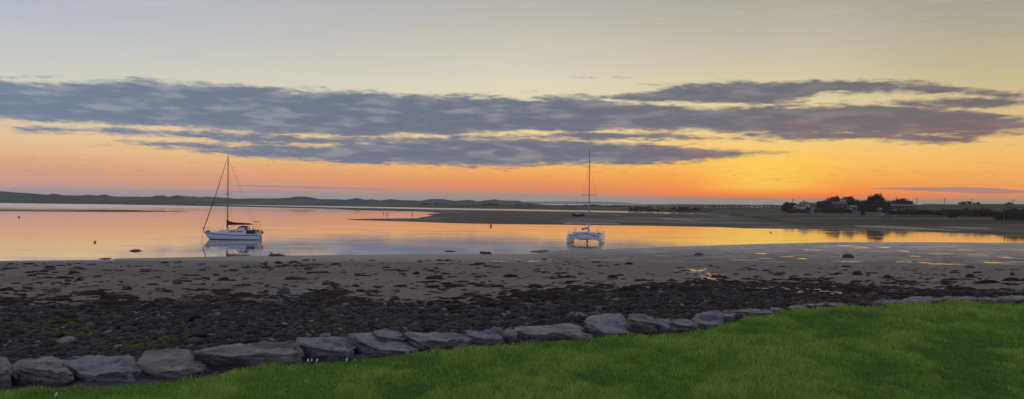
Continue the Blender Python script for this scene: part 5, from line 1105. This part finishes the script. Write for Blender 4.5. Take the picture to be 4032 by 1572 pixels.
for i, (a, b, t_, bs, d, lab) in enumerate(CV):
    P0 = A((a + b) / 2, bs, d); z0 = hz(P0[0], P0[1]); W = (b - a) * d / F; zt = max(A((a + b) / 2, t_, d)[2] - z0, 2.4); wm = cmat[1] if 'white' in lab else cmat[i % 2 * 2]
    T = thing('static_caravan', lab, 'caravan', (P0[0], P0[1], z0), 0, 'static caravans on the far shore')
    MB().box((0, 1.5, zt * .5 - .1), (W, 3.2, zt - .7)).build('body', wm, T, bevel=.06)
    MB().box((0, 1.5, zt - .33), (W + .25, 3.5, .22)).build('roof', cmat[1] if 'white' in lab else roofs, T, bevel=.05)
    for q in range(max(2, int(W / 2.6))): MB().box(((q + .5) / max(2, int(W / 2.6)) * W - W / 2, -.12, zt * .56), (1.2, .06, .8)).build('window', MT['glass'], T)
    MB().box((0, 1.5, .02), (W * .96, 3.0, .5)).build('skirt', MT['antifoul'], T)

def car():
    d = 258; P0 = A(3494, 860, d); z0 = hz(P0[0], P0[1]); T = thing('parked_car', 'silver estate car with dark windows parked alone on the grassy shore', 'car', (P0[0], P0[1], z0), R(8))
    b = MB(); prof = [(-2.15, .35), (-2.2, .75), (-2.1, 1.05), (-1.85, 1.5), (-1.5, 1.62), (.1, 1.60), (.85, 1.08), (1.85, .95), (2.15, .72), (2.2, .35)]
    rr = [[(x, s_ * w, z) for x, z in prof] for s_, w in ((-1, .9), (-1, .92), (1, .92), (1, .9))]
    rr = []
    for y in (-.90, -.82, .82, .90):
        rr.append([(x, y * (1 if z < 1.1 else .84), z * (.97 if abs(y) > .85 else 1)) for x, z in prof])
    b.loft(rr); b.build('body', MT['carp'], T, True)
    for s_ in (-1, 1):
        w = MB().add([(-1.75, s_ * .88, 1.1), (-1.6, s_ * .80, 1.5), (.05, s_ * .80, 1.5), (.65, s_ * .88, 1.1)], [(0, 1, 2, 3)]); w.build('side_window', MT['glass'], T)
        for x in (-1.35, 1.35):
            k = MB(); k.tube([(x, s_ * .74, .33), (x, s_ * .93, .33)], .33, 16); ty = k.build('wheel', MT['tyre'], T, True); MB().tube([(x, s_ * .92, .33), (x, s_ * .945, .33)], .19, 12).build('hub', MT['alu'], ty)
        MB().box((2.17, s_ * .62, .74), (.08, .32, .14)).build('headlight', MT['vinyl'], T); MB().box((-2.14, s_ * .68, .95), (.1, .2, .25)).build('tail_light', MT['red'], T)
        MB().tube([(-1.5, s_ * .68, 1.64), (.0, s_ * .68, 1.66)], .02, 5).build('roof_rail', MT['alu'], T)
    MB().add([(.12, -.70, 1.56), (.12, .70, 1.56), (.84, .78, 1.10), (.84, -.78, 1.10)], [(0, 1, 2, 3)]).build('windscreen', MT['glass'], T)
car()
for px, yt, yb_, d, lab in ((3122, 784, 812, 400, 'utility pole above the reddish hedge'), (3530, 776, 812, 420, 'utility pole rising out of the broad domed tree'), (3610, 779, 808, 440, 'utility pole at the left foot of the right hill'), (3642, 797, 806, 452, 'short post on the left slope of the right hill'), (3718, 780, 806, 452, 'utility pole on the right hill, the leftmost on its top'), (3826, 782, 804, 470, 'utility pole between the tuft and the round bush on the hilltop'), (3990, 785, 804, 470, 'utility pole with a long crossarm near the right edge')):
    P0 = A(px, yb_, d); z0 = hz(P0[0], P0[1]); h_ = A(px, yt, d)[2] - z0
    T = thing('utility_pole', lab, 'utility pole', (P0[0], P0[1], z0), R(20), 'utility poles on the far shore'); MB().tube([(0, 0, -.4), (0, 0, h_)], .15, 8, .11).build('pole', MT['wood'], T, True)
    if h_ > 3:
        MB().box((0, 0, h_ - .5), (2.0 if px < 3900 else 3.2, .12, .14)).build('crossarm', MT['wood'], T)
        for q in (-.8, 0, .8): MB().tube([(q, 0, h_ - .43), (q, 0, h_ - .2)], .05, 6).build('insulator', MT['white'], T)
p = A(2567, 849, 380); T = thing('channel_post', 'thin post with a crosspiece standing on the green mudflat right of the catamaran', 'post', (p[0], p[1], hz(p[0], p[1])))
MB().tube([(0, 0, -.3), (0, 0, 1.3)], .08, 6).build('pole', MT['wood'], T); MB().box((0, 0, 1.2), (.9, .1, .12)).build('crosspiece', MT['wood'], T)

# ------------------------------------------------------------------ haze
hb = MB().box((0, 2080, 8.2), (6400, 4440, 18.8)); hm = bpy.data.materials.new('haze_air'); hm.use_nodes = True; nt = hm.node_tree; nt.nodes.clear()
pv = nt.nodes.new('ShaderNodeVolumePrincipled'); pv.inputs['Color'].default_value = (.92, .90, .90, 1); pv.inputs['Density'].default_value = .00013; pv.inputs['Anisotropy'].default_value = .2
oo = nt.nodes.new('ShaderNodeOutputMaterial'); nt.links.new(pv.outputs[0], oo.inputs['Volume'])
hz_ = hb.build('haze', hm); hz_['kind'] = 'stuff'; hz_['label'] = 'thin evening haze over the estuary'
